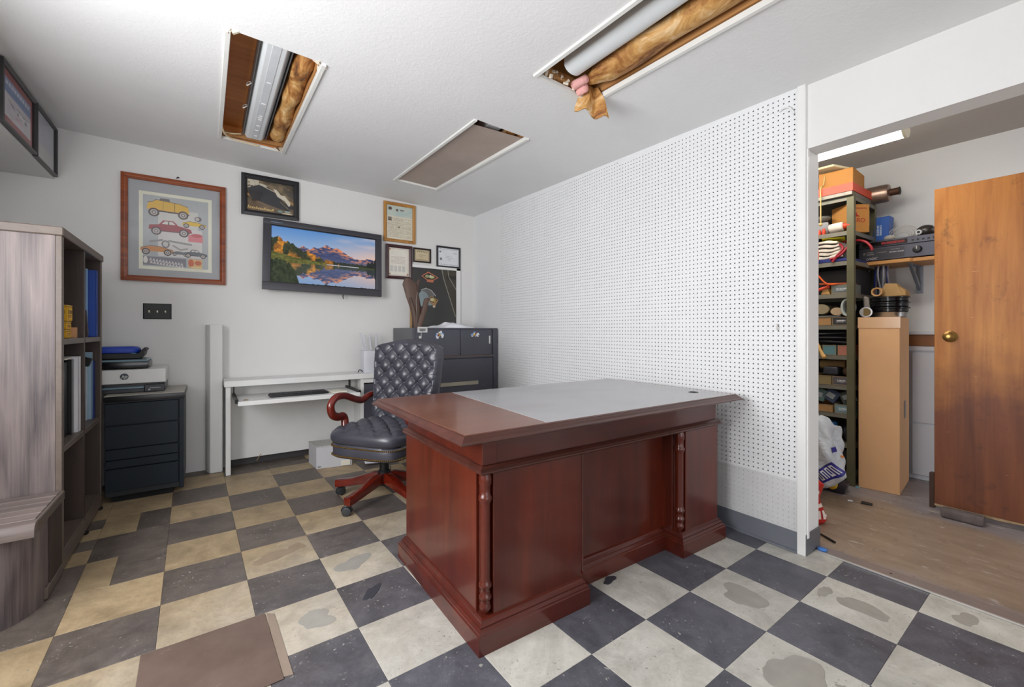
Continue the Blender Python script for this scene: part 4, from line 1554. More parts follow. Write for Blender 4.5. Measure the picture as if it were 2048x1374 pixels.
def sup(hx, hy, n, e=5.):
    """rounded-square outline"""
    out = []
    for k in range(n):
        a = 2 * math.pi * k / n
        c_, s_ = math.cos(a), math.sin(a)
        out.append((hx * math.copysign(abs(c_) ** (2 / e), c_), hy * math.copysign(abs(s_) ** (2 / e), s_)))
    return out




def resample(pts, n):
    P_ = np.array(pts + [pts[0]])
    d = np.concatenate([[0], np.cumsum(np.hypot(*np.diff(P_, axis=0).T))])
    q = np.linspace(0, d[-1], n, endpoint=False)
    return [(float(a), float(b)) for a, b in zip(np.interp(q, d, P_[:, 0]), np.interp(q, d, P_[:, 1]))]


NSEG = 128
ol = resample(sup(.262, .262, 720), NSEG)
nails = resample(sup(.262, .262, 720), 150)
ck('seat_band', MB().loft([[(x * k, y * k, z) for x, y in ol] for k, z in ((.90, .312), (.965, .316), (.985, .330), (.99, .385), (.96, .400))]), M_LEA, smooth=True, angle=60)


def tuft(x, z, a, b, x0=0., z0=0.):
    u_ = (x - x0) / a + (z - z0) / (2 * b)
    v_ = (x - x0) / a - (z - z0) / (2 * b)
    su, sv = np.abs(np.sin(np.pi * u_)), np.abs(np.sin(np.pi * v_))
    pil = (su * sv) ** .38
    du = u_ - np.round(u_); dv = v_ - np.round(v_)
    but = np.exp(-(du * du + dv * dv) / .018)
    return pil - .55 * but


# seat cushion: polar grid from the rim to the middle
mb = MB()
loops = []
for r_, z in ((.93, .395), (1.0, .408), (1.035, .430), (1.03, .452), (1.0, .470)):
    loops.append([(x * r_, y * r_, z) for x, y in ol])
rings = 40
for q in range(1, rings + 1):
    r_ = 1.0 - .985 * q / rings
    e = min(1, (1 - r_) / .16)
    e = math.sin(e * math.pi / 2)
    lp = []
    for x, y in ol:
        X, Y = x * r_, y * r_
        h = float(tuft(X, Y, .118, .059))
        dome = .030 * (1 - r_ * r_)
        lp.append((X, Y, .470 + .012 * e + dome + .022 * e * (h - .45)))
    loops.append(lp)
ck('seat_cushion', mb.loft(loops), M_LEA, smooth=True, angle=75)
mbn = MB()
for z, k_ in ((.330, 1.004), (.388, 1.010)):
    for x, y in nails:
        mbn.sphere((x * k_, y * k_, z), .0052, 6, 4)
nh = ck('nailhead_trim', mbn, M_BRASS, smooth=True)
nh['kind'] = 'stuff'

# backrest: tufted front, plain rear
NU, NV = 91, 111
BH = .66
Bz0 = .395


def half_w(t_):
    return float(np.interp(t_, [0, .15, .5, .8, .90, .955, .985, 1.0], [.235, .250, .268, .280, .276, .250, .205, .165]))


front, rear = [], []
for j in range(NV):
    t_ = j / (NV - 1)
    z = Bz0 + BH * t_
    hw = half_w(t_)
    lean = -.215 - .105 * t_ - .02 * math.sin(t_ * math.pi)
    for i in range(NU):
        s_ = -1 + 2 * i / (NU - 1)
        x = hw * s_
        ed = min(1, (1 - abs(s_)) / .10) * min(1, (1 - t_) / .06 + .02) * min(1, t_ / .05 + .02)
        ed = math.sin(min(1, ed) * math.pi / 2)
        inner = min(1, max(0, (1 - abs(s_)) / .26)) * min(1, max(0, (1 - t_) / .20))
        h = float(tuft(x, z, .112, .062, 0., .99))
        pleat = -.18 * math.exp(-((((z - .99) / .062) % 2 - 1) / .10) ** 2) * (1 - inner) if abs(s_) > .6 else 0
        th = .030 * ed + .030 * ed * ((h * inner + (1 - inner) * .72) + pleat)
        crown = .010 * math.sin(t_ * 0.9 * math.pi)
        zz = z - (.030 * s_ * s_ if t_ > .9 else 0) * ((t_ - .9) / .1 if t_ > .9 else 0)
        front.append((x, lean + .020 + th + crown, zz))
        rear.append((x, lean - .020 * ed, zz))
mb = MB()
mb.grid(front, NU, NV)
mb.grid(rear, NU, NV)
k0 = NU * NV
edge = [i for i in range(NU)] + [j * NU + NU - 1 for j in range(1, NV)] + [(NV - 1) * NU + i for i in range(NU - 2, -1, -1)] + [j * NU for j in range(NV - 2, 0, -1)]
for a, b in zip(edge, edge[1:] + edge[:1]):
    mb.f.append((a, b, b + k0, a + k0))
back = ck('backrest', mb, M_LEA, smooth=True, angle=80)
for n in range(-8, 3):
    for m_i in range(-3, 4):
        bx = m_i * .112 + (.056 if n % 2 else 0)
        bz = .99 + n * .062
        t_ = (bz - Bz0) / BH
        if t_ < .06 or t_ > .90 or abs(bx) > half_w(t_) * .80: continue
        lean = -.215 - .105 * t_ - .02 * math.sin(t_ * math.pi)
        ck('button', MB().sphere((bx, lean + .046 + .010 * math.sin(t_ * .9 * math.pi), bz), .0085, 10, 6, (1, .6, 1)), M_LEA, back, smooth=True)
for s_ in (1, -1):
    x = .295 * s_
    pth = [(x * .93, -.275, .655), (x * .97, -.21, .640), (x, -.14, .615), (x, -.06, .635), (x, .03, .668), (x, .11, .672), (x, .155, .645), (x, .168, .605), (x, .150, .560), (x, .105, .538), (x, .058, .535),
           (x * .99, .040, .510), (x * .96, .046, .470), (x * .92, .050, .425)]
    rad = [.014, .020, .022, .021, .021, .022, .0225, .023, .024, .025, .024, .023, .024, .026]
    P_ = bez(pth, 6)
    rr_ = np.interp(np.linspace(0, len(rad) - 1, len(P_)), range(len(rad)), rad)
    ck('armrest', MB().tube(P_, [float(q) for q in rr_], 14, flat=1.15, upv=(1, 0, 0)), M_ARM, smooth=True, angle=70)

# ================================================================== filing cabinet and what stands on it
M_CAB = mat('charcoal_steel', (76, 76, 86), .42, var=.06)
fc = thing('filing_cabinet', 'wide charcoal steel filing cabinet with sliding upper doors in the back corner', 'cabinet', (2.14, 1.41, 0))
X0, X1, Y0, Y1, ZT = 1.689, 2.600, 1.148, 1.655, 1.143
MB().box(X0, X1, Y0 + .022, Y1, 0, ZT).build('body', mat('grey_steel_side', (98, 99, 102), .45, var=.05), fc, bevel=.003)
MB().box(X0, X0 + .025, Y0, Y0 + .022, 0, ZT).build('front_stile', M_CAB, fc, bevel=.002)
MB().box(X1 - .045, X1, Y0, Y0 + .022, 0, ZT).build('front_stile', M_CAB, fc, bevel=.002)
MB().box(X0 + .025, X1 - .045, Y0, Y0 + .022, ZT - .014, ZT).build('top_rail', M_CAB, fc, bevel=.002)
MB().box(X0 + .025, X1 - .045, Y0, Y0 + .022, .850, .872).build('mid_rail', M_CAB, fc, bevel=.002)
MB().box(X0 + .025, X1 - .045, Y0 - .0015, Y0 + .002, .868, .874).build('track_edge', mat('worn_edge', (120, 92, 70), .5, .3), fc)
MB().box(X0 + .026, 2.175, Y0 + .003, Y0 + .018, .874, ZT - .015).build('sliding_door', M_CAB, fc, bevel=.002)
d2 = MB().box(2.183, X1 - .060, Y0 + .008, Y0 + .020, .874, ZT - .015).build('sliding_door', M_CAB, fc, bevel=.002)
MB().box(2.505, 2.522, Y0 + .005, Y0 + .009, .985, 1.065).build('door_pull', mat('pale_pull', (206, 206, 200), .4), d2, bevel=.001)
for z0, z1 in ((.475, .843), (.10, .468)):
    d_ = MB().box(X0 + .028, X1 - .050, Y0 + .002, Y0 + .020, z0, z1).build('drawer', M_CAB, fc, bevel=.003)
    MB().box(1.86, 2.372, Y0 - .007, Y0 + .003, (z0 + z1) / 2 - .075, (z0 + z1) / 2 - .038).build('pull_strip', mat('champagne_metal', (176, 168, 150), .35, .6), d_, bevel=.002)


def paint_flower(seed):
    def f(c):
        r = random.Random(seed)
        c.c[:] = (76, 76, 86)
        for k in range(22):
            a = r.uniform(0, 6.28); d = r.uniform(.1, .38)
            c.ell(.5 + d * math.cos(a), .48 + d * .8 * math.sin(a), r.uniform(.05, .12), r.uniform(.04, .10), [(226, 228, 232), (110, 150, 206), (196, 206, 220), (226, 226, 226)][k % 4], 1, r.uniform(0, 3))
        for k in range(7):
            a = r.uniform(0, 6.28); d = r.uniform(0, .2)
            c.ell(.48 + d * math.cos(a), .45 + d * math.sin(a), r.uniform(.05, .11), r.uniform(.05, .10), [(226, 200, 66), (206, 150, 60), (120, 60, 50), (40, 44, 60)][k % 4], 1, r.uniform(0, 3))
        m_ = (((c.x - .5) / .48) ** 2 + ((c.y - .48) / .46) ** 2) > 1
        c.fill(m_, (76, 76, 86))
    return f


for x, par, sd in ((1.945, fc, 3), (2.34, d2, 9)):
    cv = Canvas(.125, .10, .0022)
    paint_flower(sd)(cv)
    cv.build('sticker', par, plane_M((x - .06, Y0 + (.0018 if par is fc else .0068), 1.03), (1, 0, 0), (0, 0, 1)))
tg = thing('card_tag', 'small white printed card clipped at the top edge of the filing cabinet', 'card', (1.78, Y0 - .002, 1.13))
cv = Canvas(.095, .05, .002)
cv.c[:] = (206, 204, 204)
cv.ell(.5, .42, .34, .26, (120, 118, 118), .7); cv.rect(.08, .62, .92, .72, (90, 90, 92), .6); cv.scribble(.2, .8, .42, .12, (60, 60, 60), 3, .9, 4)
cv.build('card_face', tg, plane_M((1.732, Y0 - .0045, 1.100), (1, 0, 0), (0, 0, 1)))
MB().box(1.731, 1.828, Y0 - .004, Y0 - .0005, 1.099, 1.151).build('card_back', mat('card_white', (206, 204, 204), .7), tg)
MB().box(1.766, 1.770, Y0 - .003, Y0 - .0005, 1.045, 1.10).build('card_string', mat('card_white', (206, 204, 204), .7), tg)
MB().box(1.745, 1.768, Y0 - .005, Y0 - .0005, 1.045, 1.068).build('card_clip', mat('card_white', (206, 204, 204), .7), tg, bevel=.002)

# driftwood blades
M_DRIFT = wood('brown_driftwood', (58, 43, 37), (116, 90, 78), 'Z', .8, .6, contrast=(.25, .75))
dw = thing('driftwood_sculpture', 'tall sculpture of curved brown driftwood blades standing on the filing cabinet', 'sculpture', (1.80, 1.36, ZT))


def blade(pts, wid, thick, name='blade', rot=0.):
    P_ = bez(pts, 6)
    w_ = np.interp(np.linspace(0, len(wid) - 1, len(P_)), range(len(wid)), wid)
    loops = []
    for k, p in enumerate(P_):
        dx, dy = math.cos(rot + .4 * k / len(P_)), math.sin(rot + .4 * k / len(P_))
        hw, ht = float(w_[k]) / 2, thick / 2
        lp = []
        for q in range(10):
            a = 2 * math.pi * q / 10
            lp.append((p.x + dx * hw * math.cos(a) - dy * ht * math.sin(a), p.y + dy * hw * math.cos(a) + dx * ht * math.sin(a), p.z + .2 * hw * math.cos(a) * (k / len(P_))))
        loops.append(lp)
    return MB().loft(loops).build(name, M_DRIFT, dw, smooth=True, angle=70)


zb = ZT
blade([(1.812, 1.36, zb), (1.800, 1.36, zb + .16), (1.772, 1.37, zb + .30), (1.745, 1.38, zb + .42), (1.722, 1.38, zb + .475)], [.06, .085, .115, .125, .03], .030, rot=-.5)
blade([(1.820, 1.37, zb), (1.826, 1.37, zb + .15), (1.812, 1.38, zb + .28), (1.822, 1.39, zb + .38), (1.858, 1.40, zb + .475)], [.060, .085, .075, .045, .025], .030, rot=-.4)
blade([(1.830, 1.34, zb), (1.846, 1.33, zb + .08), (1.882, 1.33, zb + .18), (1.902, 1.33, zb + .275), (1.908, 1.33, zb + .292)], [.05, .06, .058, .052, .03], .028, rot=-.4)
blade([(1.795, 1.34, zb), (1.780, 1.34, zb + .14), (1.757, 1.35, zb + .24), (1.745, 1.35, zb + .288)], [.035, .036, .028, .014], .02, rot=-.5)
MB().tube(bez([(1.806, 1.33, zb + .01), (1.800, 1.328, zb + .18), (1.796, 1.33, zb + .26), (1.812, 1.34, zb + .34)], 6), .004, 6).build('twig', mat('grey_twig', (140, 126, 116), .6), dw, smooth=True)

# crumpled paper on top
pp = thing('crumpled_paper', 'crumpled white paper lying on top of the filing cabinet before the dark board', 'paper', (2.12, 1.24, ZT))
nu, nv = 26, 14
g1, g2 = [], []
for j in range(nv):
    for i in range(nu):
        u_, v_ = i / (nu - 1), j / (nv - 1)
        x = 1.90 + .44 * u_ + .02 * math.sin(6 * v_)
        y = 1.165 + .17 * v_ + .015 * math.sin(7 * u_)
        e = math.sin(math.pi * min(1, max(0, u_))) ** .6 * math.sin(math.pi * v_) ** .6
        z = ZT + .003 + .042 * e * (.5 + float(fbm(u_ * 7, v_ * 5, 3))) * (1.1 if .3 < u_ < .75 else .7)
        g1.append((x, y, z)); g2.append((x, y, ZT + .001))
mb = MB().grid(g1, nu, nv).grid(g2, nu, nv)
k0 = nu * nv
edge = [i for i in range(nu)] + [j * nu + nu - 1 for j in range(1, nv)] + [(nv - 1) * nu + i for i in range(nu - 2, -1, -1)] + [j * nu for j in range(nv - 2, 0, -1)]
for a, b in zip(edge, edge[1:] + edge[:1]):
    mb.f.append((a, b, b + k0, a + k0))
mb.build('sheet', mat('white_paper', (226, 228, 234), .8), pp, smooth=True, angle=50)

# ================================================================== white computer table
M_WLAM = mat('white_laminate', (228, 228, 226), .4, var=.03)
wt = thing('computer_table', 'narrow white computer table with a pull-out keyboard tray against the back wall', 'table', (.9, 1.54, 0))
ZW = .728
MB().box(.272, 1.66, 1.395, YB - .008, ZW - .046, ZW).build('table_top', M_WLAM, wt, bevel=.003)
MB().box(.283, .315, 1.413, YB - .03, 0, ZW - .046).build('side_panel', M_WLAM, wt, bevel=.002)
MB().box(1.300, 1.330, 1.413, YB - .03, 0, ZW - .046).build('side_panel', M_WLAM, wt, bevel=.002)
MB().box(1.61, 1.64, 1.413, YB - .03, 0, ZW - .046).build('side_panel', M_WLAM, wt, bevel=.002)
MB().box(.315, 1.30, YB - .045, YB - .03, .062, ZW - .046).build('back_panel', M_WLAM, wt)
MB().box(1.33, 1.61, 1.425, 1.435, .06, ZW - .10).build('dark_door', M_CAB, wt, bevel=.002)
MB().box(1.33, 1.61, 1.413, 1.43, ZW - .085, ZW - .046).build('door_rail', M_WLAM, wt)
tr = thing('keyboard_tray', 'white sliding keyboard tray hanging under the white computer table', 'tray', (.75, 1.30, .59))
MB().box(.350, 1.20, 1.10, 1.55, .588, .600).build('board', M_WLAM, tr, bevel=.002)
MB().box(.345, 1.205, 1.085, 1.10, .574, .606).build('front_lip', M_WLAM, tr, bevel=.003)
MB().box(.330, .350, 1.12, 1.55, .588, .618).build('slide', mat('black_steel', (34, 34, 34), .4, .5), tr, bevel=.002)
MB().box(1.20, 1.22, 1.12, 1.55, .588, .618).build('slide', mat('black_steel', (34, 34, 34), .4, .5), tr, bevel=.002)
MB().box(.332, .340, 1.42, 1.46, .61, ZW - .046).build('hanger', mat('black_steel', (34, 34, 34), .4, .5), tr)
MB().box(1.205, 1.213, 1.42, 1.46, .61, ZW - .046).build('hanger', mat('black_steel', (34, 34, 34), .4, .5), tr)
MB().lathe((.40, 1.20, .600), [(.018, 0), (.018, .003), (.010, .005), (.006, .002)], 16).build('cable_ring', mat('brass_ring', (150, 128, 84), .35, .8), tr, smooth=True)
kb = thing('keyboard', 'black computer keyboard on the white pull-out tray', 'keyboard', (.77, 1.28, .60))
MB().box(.56, .985, 1.215, 1.345, .601, .616).build('case', mat('black_plastic', (24, 24, 26), .5), kb, bevel=.004, seg=2)
mbk = MB()
for r_ in range(5):
    for c_ in range(20):
        mbk.box(.568 + c_ * .0204, .568 + c_ * .0204 + .017, 1.224 + r_ * .0235, 1.224 + r_ * .0235 + .019, .616, .622)
ks = mbk.build('keys', mat('key_black', (36, 36, 40), .5), kb)
ks['kind'] = 'stuff'
MB().obox((1.06, 1.27, .607), (.055, .075, .005), (0, 0, .2)).build('paper_stack', mat('cream_paper', (226, 222, 206), .8), thing('paper_pad', 'small pad of cream paper beside the black keyboard', 'paper', (1.06, 1.27, .601)))

# router with four aerials
rt = thing('router', 'white upright router with four aerials at the end of the computer table', 'router', (1.41, 1.52, ZW))
mb = MB().prism([(1.345, 1.465), (1.395, 1.447), (1.50, 1.447), (1.50, 1.57), (1.345, 1.57)], ZW, ZW + .205)
mb.build('case', mat('router_white', (206, 206, 214), .45, var=.03), rt, bevel=.004, seg=2)
for x, dx, h in ((1.357, -.024, .16), (1.385, -.016, .145), (1.43, -.016, .145), (1.478, .0, .16)):
    MB().obox((x + dx / 2, 1.53, ZW + .205 + h / 2), (.008, .005, h / 2), (0, dx / h, 0)).build('aerial', mat('router_white', (206, 206, 214), .45), rt, bevel=.002)
MB().tube(bez([(1.345, 1.50, ZW + .01), (1.31, 1.48, ZW + .03), (1.29, 1.46, ZW + .008)], 6), .004, 6).build('power_lead', mat('black_plastic', (24, 24, 26), .5), rt)
cl = thing('desk_gadget', 'small black and gold gadget in front of the white router', 'gadget', (1.48, 1.43, ZW))
MB().box(1.452, 1.505, 1.405, 1.437, ZW, ZW + .05).build('case', mat('gadget_black', (40, 32, 22), .3), cl, bevel=.006, seg=2)
MB().box(1.458, 1.50, 1.4025, 1.406, ZW + .026, ZW + .036).build('gold_band', mat('brass_nail', (176, 146, 90), .3, .9), cl)
MB().lathe((1.478, 1.4035, ZW + .014), [(.008, 0), (.008, -.003), (.004, -.004)], 12, 'Y').build('white_button', mat('white_enamel', (222, 226, 228), .35), cl)
MB().tube([(1.485 + .014 * math.cos(a), 1.42, ZW + .064 + .014 * math.sin(a)) for a in np.linspace(0, 6.28, 16)], .003, 6).build('ring', mat('chrome', (190, 190, 194), .2, .9), cl)

# boxes under the table
cb = thing('storage_box', 'white cardboard box on the floor under the computer table beside the chair', 'box', (1.0, 1.29, 0))
mb = MB().prism([(.884, 1.185), (1.150, 1.135), (1.185, 1.36), (.868, 1.41)], 0, .178)
mb.build('carton', mat('pale_grey_card', (196, 196, 200), .6, var=.04), cb, bevel=.003)
MB().prism([(.882, 1.183), (1.152, 1.133), (1.187, 1.362), (.866, 1.412)], .174, .182).build('lid_flap', mat('marbled_card', (186, 184, 180), .7, var=.2, vscale=60), cb, bevel=.002)
MB().obox((.905, 1.177, .018), (.012, .0015, .003), (0, 0, -.18)).build('print_mark', mat('grey_ink', (110, 110, 112), .7), cb)
MB().obox((1.10, 1.14, .03), (.035, .006, .02), (.0, 0, -.2)).build('handle_flap', mat('cream_paper', (226, 222, 206), .8), cb)
pw = MB().obox((1.33, 1.06, .035), (.10, .05, .012), (.15, .08, -.12)).build('white_packet', mat('white_paper', (226, 228, 234), .8), None, bevel=.003)
tag(pw, 'flat white packet lying on the floor under the leather chair', 'packet')
tp = MB().obox((.52, YB - .055, .055), (.002, .002, .03), (0, .5, 0)).build('cable_stub', mat('tan_edge', (176, 140, 96), .5))
tag(tp, 'short tan cable end poking out under the white table back panel', 'cable')

# ================================================================== dark drawer pedestal with the printer
M_NAVY = mat('blue_black_steel', (20, 31, 40), .45, var=.08, spec=.3)
M_NB = mat('black_top', (22, 22, 24), .3, var=.08)
pc = thing('drawer_pedestal', 'blue-black drawer pedestal on a recessed black base beside the bookcase', 'cabinet', (-.17, 1.41, 0))
PX0, PX1, PY0, PY1 = -.372, .032, 1.185, 1.66
MB().box(PX0, PX1, PY0 + .02, PY1, .04, .655).build('carcass', mat('navy_carcass', (20, 27, 33), .45), pc, bevel=.002)
MB().box(PX0 + .03, -.028, PY0 + .045, PY1 - .03, 0, .045).build('base', mat('matt_black', (10, 10, 11), .8), pc)
MB().box(PX1 - .024, PX1, PY0, PY0 + .022, .034, .655).build('side_stile', M_NAVY, pc, bevel=.002)
for z0, z1 in ((.505, .645), (.352, .499), (.282, .347), (.226, .277), (.078, .221)):
    MB().box(PX0 + .002, PX1 - .028, PY0 - .002, PY0 + .018, z0, z1).build('drawer_front', M_NAVY, pc, bevel=.003)
MB().box(PX0 - .004, PX1 + .008, PY0 - .012, PY1, .655, .692).build('top', M_NB, pc, bevel=.004, seg=2)
MB().box(PX0, PX1 + .004, PY0 - .006, PY1, .692, .6955).build('top_sheet', mat('putty_laminate', (176, 170, 160), .45), pc)

pr = thing('printer', 'white and charcoal inkjet printer with a round logo on the drawer pedestal', 'printer', (-.24, 1.44, .6955))
GX0, GX1, GY0, GY1 = -.47, -.072, 1.30, 1.63
M_PW = mat('printer_white', (222, 222, 220), .4, var=.02)
M_PC = mat('printer_charcoal', (48, 49, 55), .35)
MB().box(GX0 + .02, GX1 - .006, GY0 + .02, GY1, .6975, .757).build('lower_body', M_PC, pr, bevel=.004)
MB().box(GX0 + .02, -.185, GY0 + .004, GY0 + .05, .698, .724).build('paper_tray', M_PC, pr, bevel=.003)
MB().box(GX0 + .02, -.187, GY0 + .006, GY0 + .06, .724, .736).build('tray_lid', mat('smoky_blue', (112, 140, 152), .25), pr, bevel=.002)
cp = MB().box(-.186, GX1 - .004, GY0 - .004, GY0 + .03, .6975, .748).build('control_panel', M_PC, pr, bevel=.004)
MB().box(-.155, -.098, GY0 - .0055, GY0 - .003, .722, .725).build('slot', mat('silver_line', (150, 150, 154), .3, .6), cp)
MB().lathe((-.160, GY0 - .004, .712), [(.007, 0), (.007, -.003), (.004, -.004)], 12, 'Y').build('power_button', mat('silver_line', (150, 150, 154), .3, .6), cp)
mb = MB().prism([(GY0 - .008, .762), (GY0 + .004, .852), (GY1, .860), (GY1, .757), (GY0 + .004, .757)], GX0, GX1, 'X')
lid = mb.build('scanner_lid', M_PW, pr, bevel=.005, seg=2)
Ml = plane_M((-.288, GY0 - .0045, .808), (1, 0, 0), (0, math.sin(.132), math.cos(.132)))
lg = MB()
lg.lathe((0, 0, 0), [(.0215, -.001), (.0215, .0010), (.0205, .0012)], 28)
lg.xform(Ml)
lg = lg.build('logo_disc', mat('logo_slate', (52, 62, 72), .4), lid, smooth=True)
text_mesh('logo_letters', 'hp', .034, Ml @ Matrix.Translation((-.001, -.001, .0015)), M_PW, lid, .0003, .35, .9)

sc = thing('scanner', 'flat black document scanner with a pale blue lid edge stacked on the printer', 'scanner', (-.33, 1.44, .86))
MB().box(-.52, -.166, 1.335, 1.60, .8615, .905).build('body', mat('gloss_black', (20, 20, 24), .2), sc, bevel=.005, seg=2)
MB().box(-.52, -.172, 1.332, 1.60, .905, .918).build('lid', mat('smoky_blue', (112, 140, 152), .25), sc, bevel=.003)
MB().box(-.50, -.20, 1.345, 1.59, .918, .923).build('lid_inset', mat('gloss_black', (20, 20, 24), .2), sc, bevel=.002)
bt = thing('carry_case', 'bright blue zip case lying in a black tray on top of the scanner', 'case', (-.34, 1.44, .924))
MB().prism([(-.52, .9245), (-.215, .9245), (-.196, .945), (-.188, .985), (-.200, .992), (-.222, .960), (-.52, .962)], 1.36, 1.56, 'Y').build('tray', mat('matt_black_plastic', (26, 26, 28), .5), bt, bevel=.003)
MB().tube([(-.192, 1.37, .985), (-.192, 1.46, .990), (-.192, 1.55, .985)], .010, 10).build('tray_handle', mat('matt_black_plastic', (26, 26, 28), .5), bt, smooth=True)
lp = []
for k, (z, s_) in enumerate(((.960, .90), (.965, .98), (.978, 1.), (.992, .98), (1.003, .90), (1.006, .75))):
    lp.append([(-.375 + .155 * s_ * math.copysign(abs(math.cos(a)) ** .4, math.cos(a)), 1.46 + .095 * s_ * math.copysign(abs(math.sin(a)) ** .4, math.sin(a)), z) for a in np.linspace(0, 2 * math.pi, 28, endpoint=False)])
MB().loft(lp).build('blue_case', mat('blue_nylon', (22, 60, 168), .45, bump=.2, bscale=200), bt, smooth=True)
MB().box(-.262, -.235, 1.362, 1.372, .945, .962).build('buckle', mat('pale_teal', (120, 176, 190), .4), bt, bevel=.002)

# ================================================================== bookcase
M_BK = NT('grey_brown_woodgrain')
v = M_BK.coords((1, 1, 1))
w0 = M_BK.noise(M_BK.coords((2.2, 2.2, .35)), 1.3, 3, .5, .4)
wsc = M_BK.math('MULTIPLY', M_BK.math('PINGPONG', M_BK.math('MULTIPLY', w0, 9), .5), 2)
w1 = M_BK.noise(M_BK.coords((22, 22, .9)), 1.0, 5, .65, .7)
fi = M_BK.noise(M_BK.coords((75, 75, 1.6)), 1.5, 4, .7, .3)
f = M_BK.math('ADD', M_BK.math('MULTIPLY', wsc, .16), M_BK.math('ADD', M_BK.math('MULTIPLY', w1, .50), M_BK.math('MULTIPLY', fi, .40)))
M_BK.set(M_BK.ramp(f, [(.34, lin((70, 63, 66))), (.52, lin((112, 101, 100))), (.72, lin((138, 125, 121)))]), .45, spec=.4)
M_BK = M_BK.m
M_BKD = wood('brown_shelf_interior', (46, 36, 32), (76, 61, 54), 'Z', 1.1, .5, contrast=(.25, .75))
M_BKE = wood('taupe_edge', (86, 75, 67), (114, 101, 92), 'Y', .8, .45, contrast=(.25, .75))

bk = thing('bookcase', 'tall grey-brown woodgrain bookcase with six open cubbies facing the room', 'bookcase', (-.6, .70, 0))
BX0, BX1, BY0, BY1, BZ = -.83, -.380, .236, 1.172, 1.590
PTH = .035
MB().box(BX0, BX1 - .022, BY0, BY0 + PTH, 0, BZ - .04).build('side_panel', M_BK, bk, bevel=.001)
MB().box(BX1 - .022, BX1, BY0, BY0 + PTH, 0, BZ - .04).build('edge_band', M_BKE, bk, bevel=.002)
MB().box(BX0, BX1, BY1 - PTH, BY1, 0, BZ - .04).build('side_panel', M_BKE, bk, bevel=.002)
MB().box(BX0 - .005, BX1 + .006, BY0 - .008, BY1 + .008, BZ - .04, BZ).build('top_panel', M_BKE, bk, bevel=.004)
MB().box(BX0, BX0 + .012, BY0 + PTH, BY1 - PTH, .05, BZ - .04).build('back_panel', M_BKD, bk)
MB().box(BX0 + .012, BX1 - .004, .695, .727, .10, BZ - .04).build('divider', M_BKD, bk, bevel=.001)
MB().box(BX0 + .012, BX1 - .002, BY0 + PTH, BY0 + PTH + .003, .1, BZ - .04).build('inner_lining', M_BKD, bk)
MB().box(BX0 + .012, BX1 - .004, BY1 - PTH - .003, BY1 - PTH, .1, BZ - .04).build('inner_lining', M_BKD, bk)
for z0, z1 in ((1.050, 1.078), (.548, .576), (.075, .100)):
    for y0, y1 in ((BY0 + PTH, .695), (.727, BY1 - PTH)):
        MB().box(BX0 + .012, BX1 - .002, y0, y1, z0, z1).build('shelf', M_BKE, bk, bevel=.002)
MB().box(BX1 - .05, BX1 - .001, BY0 + PTH, BY1 - PTH, .012, .075).build('kick_rail', M_BKE, bk, bevel=.003)
for y in (.72, 1.12):
    MB().lathe((BX1 - .005, y, 0), [(.015, 0), (.018, .012)], 12).build('foot', mat('matt_black', (10, 10, 11), .8), bk)

# low curved bench unit at the bookcase's near end
bn = thing('curved_bench', 'low woodgrain bench with a rounded corner and slatted top in front of the bookcase', 'bench', (-.65, .03, 0))
CR = [(-.955, .228), (-.955, -.19), (-.60, -.19), (-.52, -.185), (-.465, -.165), (-.425, -.125), (-.400, -.07), (-.388, 0), (-.384, .06), (-.382, .228)]
sm = [(p.x, p.y) for p in bez([(x, y, 0) for x, y in CR[2:9]], 6)]
plan = [CR[0], CR[1]] + sm + [CR[9]]
MB().prism(plan, 0, .342).build('curved_body', M_BK, bn, smooth=True, angle=35)
MB().box(-.383, -.379, .05, .228, .0, .335).build('side_plate', M_BKD, bn)
MB().box(-.395, -.377, .0, .232, .005, .055).build('side_rail', M_BKE, bn, bevel=.004)
MB().box(-.383, -.370, -.165, .232, .345, .386).build('side_rail', M_BKE, bn, bevel=.003)
for k in range(5):
    y0 = .228 - .0715 * (k + 1)
    y1 = y0 + .067
    xr = -.382
    M_SL = wood('bench_slat_wood', (84, 74, 72), (138, 124, 118), 'X', .9, .45, contrast=(.25, .75))
    MB().prism([(y0 - .003, .340), (y1, .340), (y1, .386), (y1 - .003, .389), (y0 + .001, .389), (y0 - .003, .386)], -.955, xr, 'X').build('slat', M_SL, bn, bevel=.002)
MB().prism([(-.196, .335), (-.130, .335), (-.130, .386), (-.150, .389), (-.178, .386), (-.190, .376), (-.196, .360)], -.955, -.371, 'X').build('front_nosing', M_SL, bn, bevel=.004, seg=2)

# ------------------------------------------------------------------ things in the cubbies
Z1, Z2 = 1.0785, .5765
def tin(label, x0, x1, y0, y1, z0, z1, seed):
    t_ = thing('parts_tin', label, 'box', ((x0 + x1) / 2, (y0 + y1) / 2, z0), 0, 'yellow parts boxes')
    MB().box(x0, x1, y0, y1, z0, z1 - .010).build('carton', mat('yellow_card', (226, 172, 34), .45), t_, bevel=.002)
    MB().box(x0 - .001, x1 + .001, y0 - .001, y1 + .001, z1 - .010, z1).build('lid', mat('yellow_lid', (206, 162, 66), .45), t_, bevel=.002)
    for side in (0, 1):
        cv = Canvas(x1 - x0 - .01, z1 - z0 - .02, .0025) if side == 0 else Canvas(y1 - y0 - .01, z1 - z0 - .02, .0025)
        cv.c[:] = (228, 176, 40)
        cv.scribble(.05, .95, .68, .14, (70, 44, 40), 2, .9, seed); cv.scribble(.1, .8, .32, .12, (130, 60, 44), 2, .8, seed + 1)
        if side == 0:
            cv.build('print', t_, plane_M((x0 + .005, y0 - .0012, z0 + .005), (1, 0, 0), (0, 0, 1)))
        else:
            cv.build('print', t_, plane_M((x1 + .0012, y0 + .005, z0 + .005), (0, 1, 0), (0, 0, 1)))
    return t_


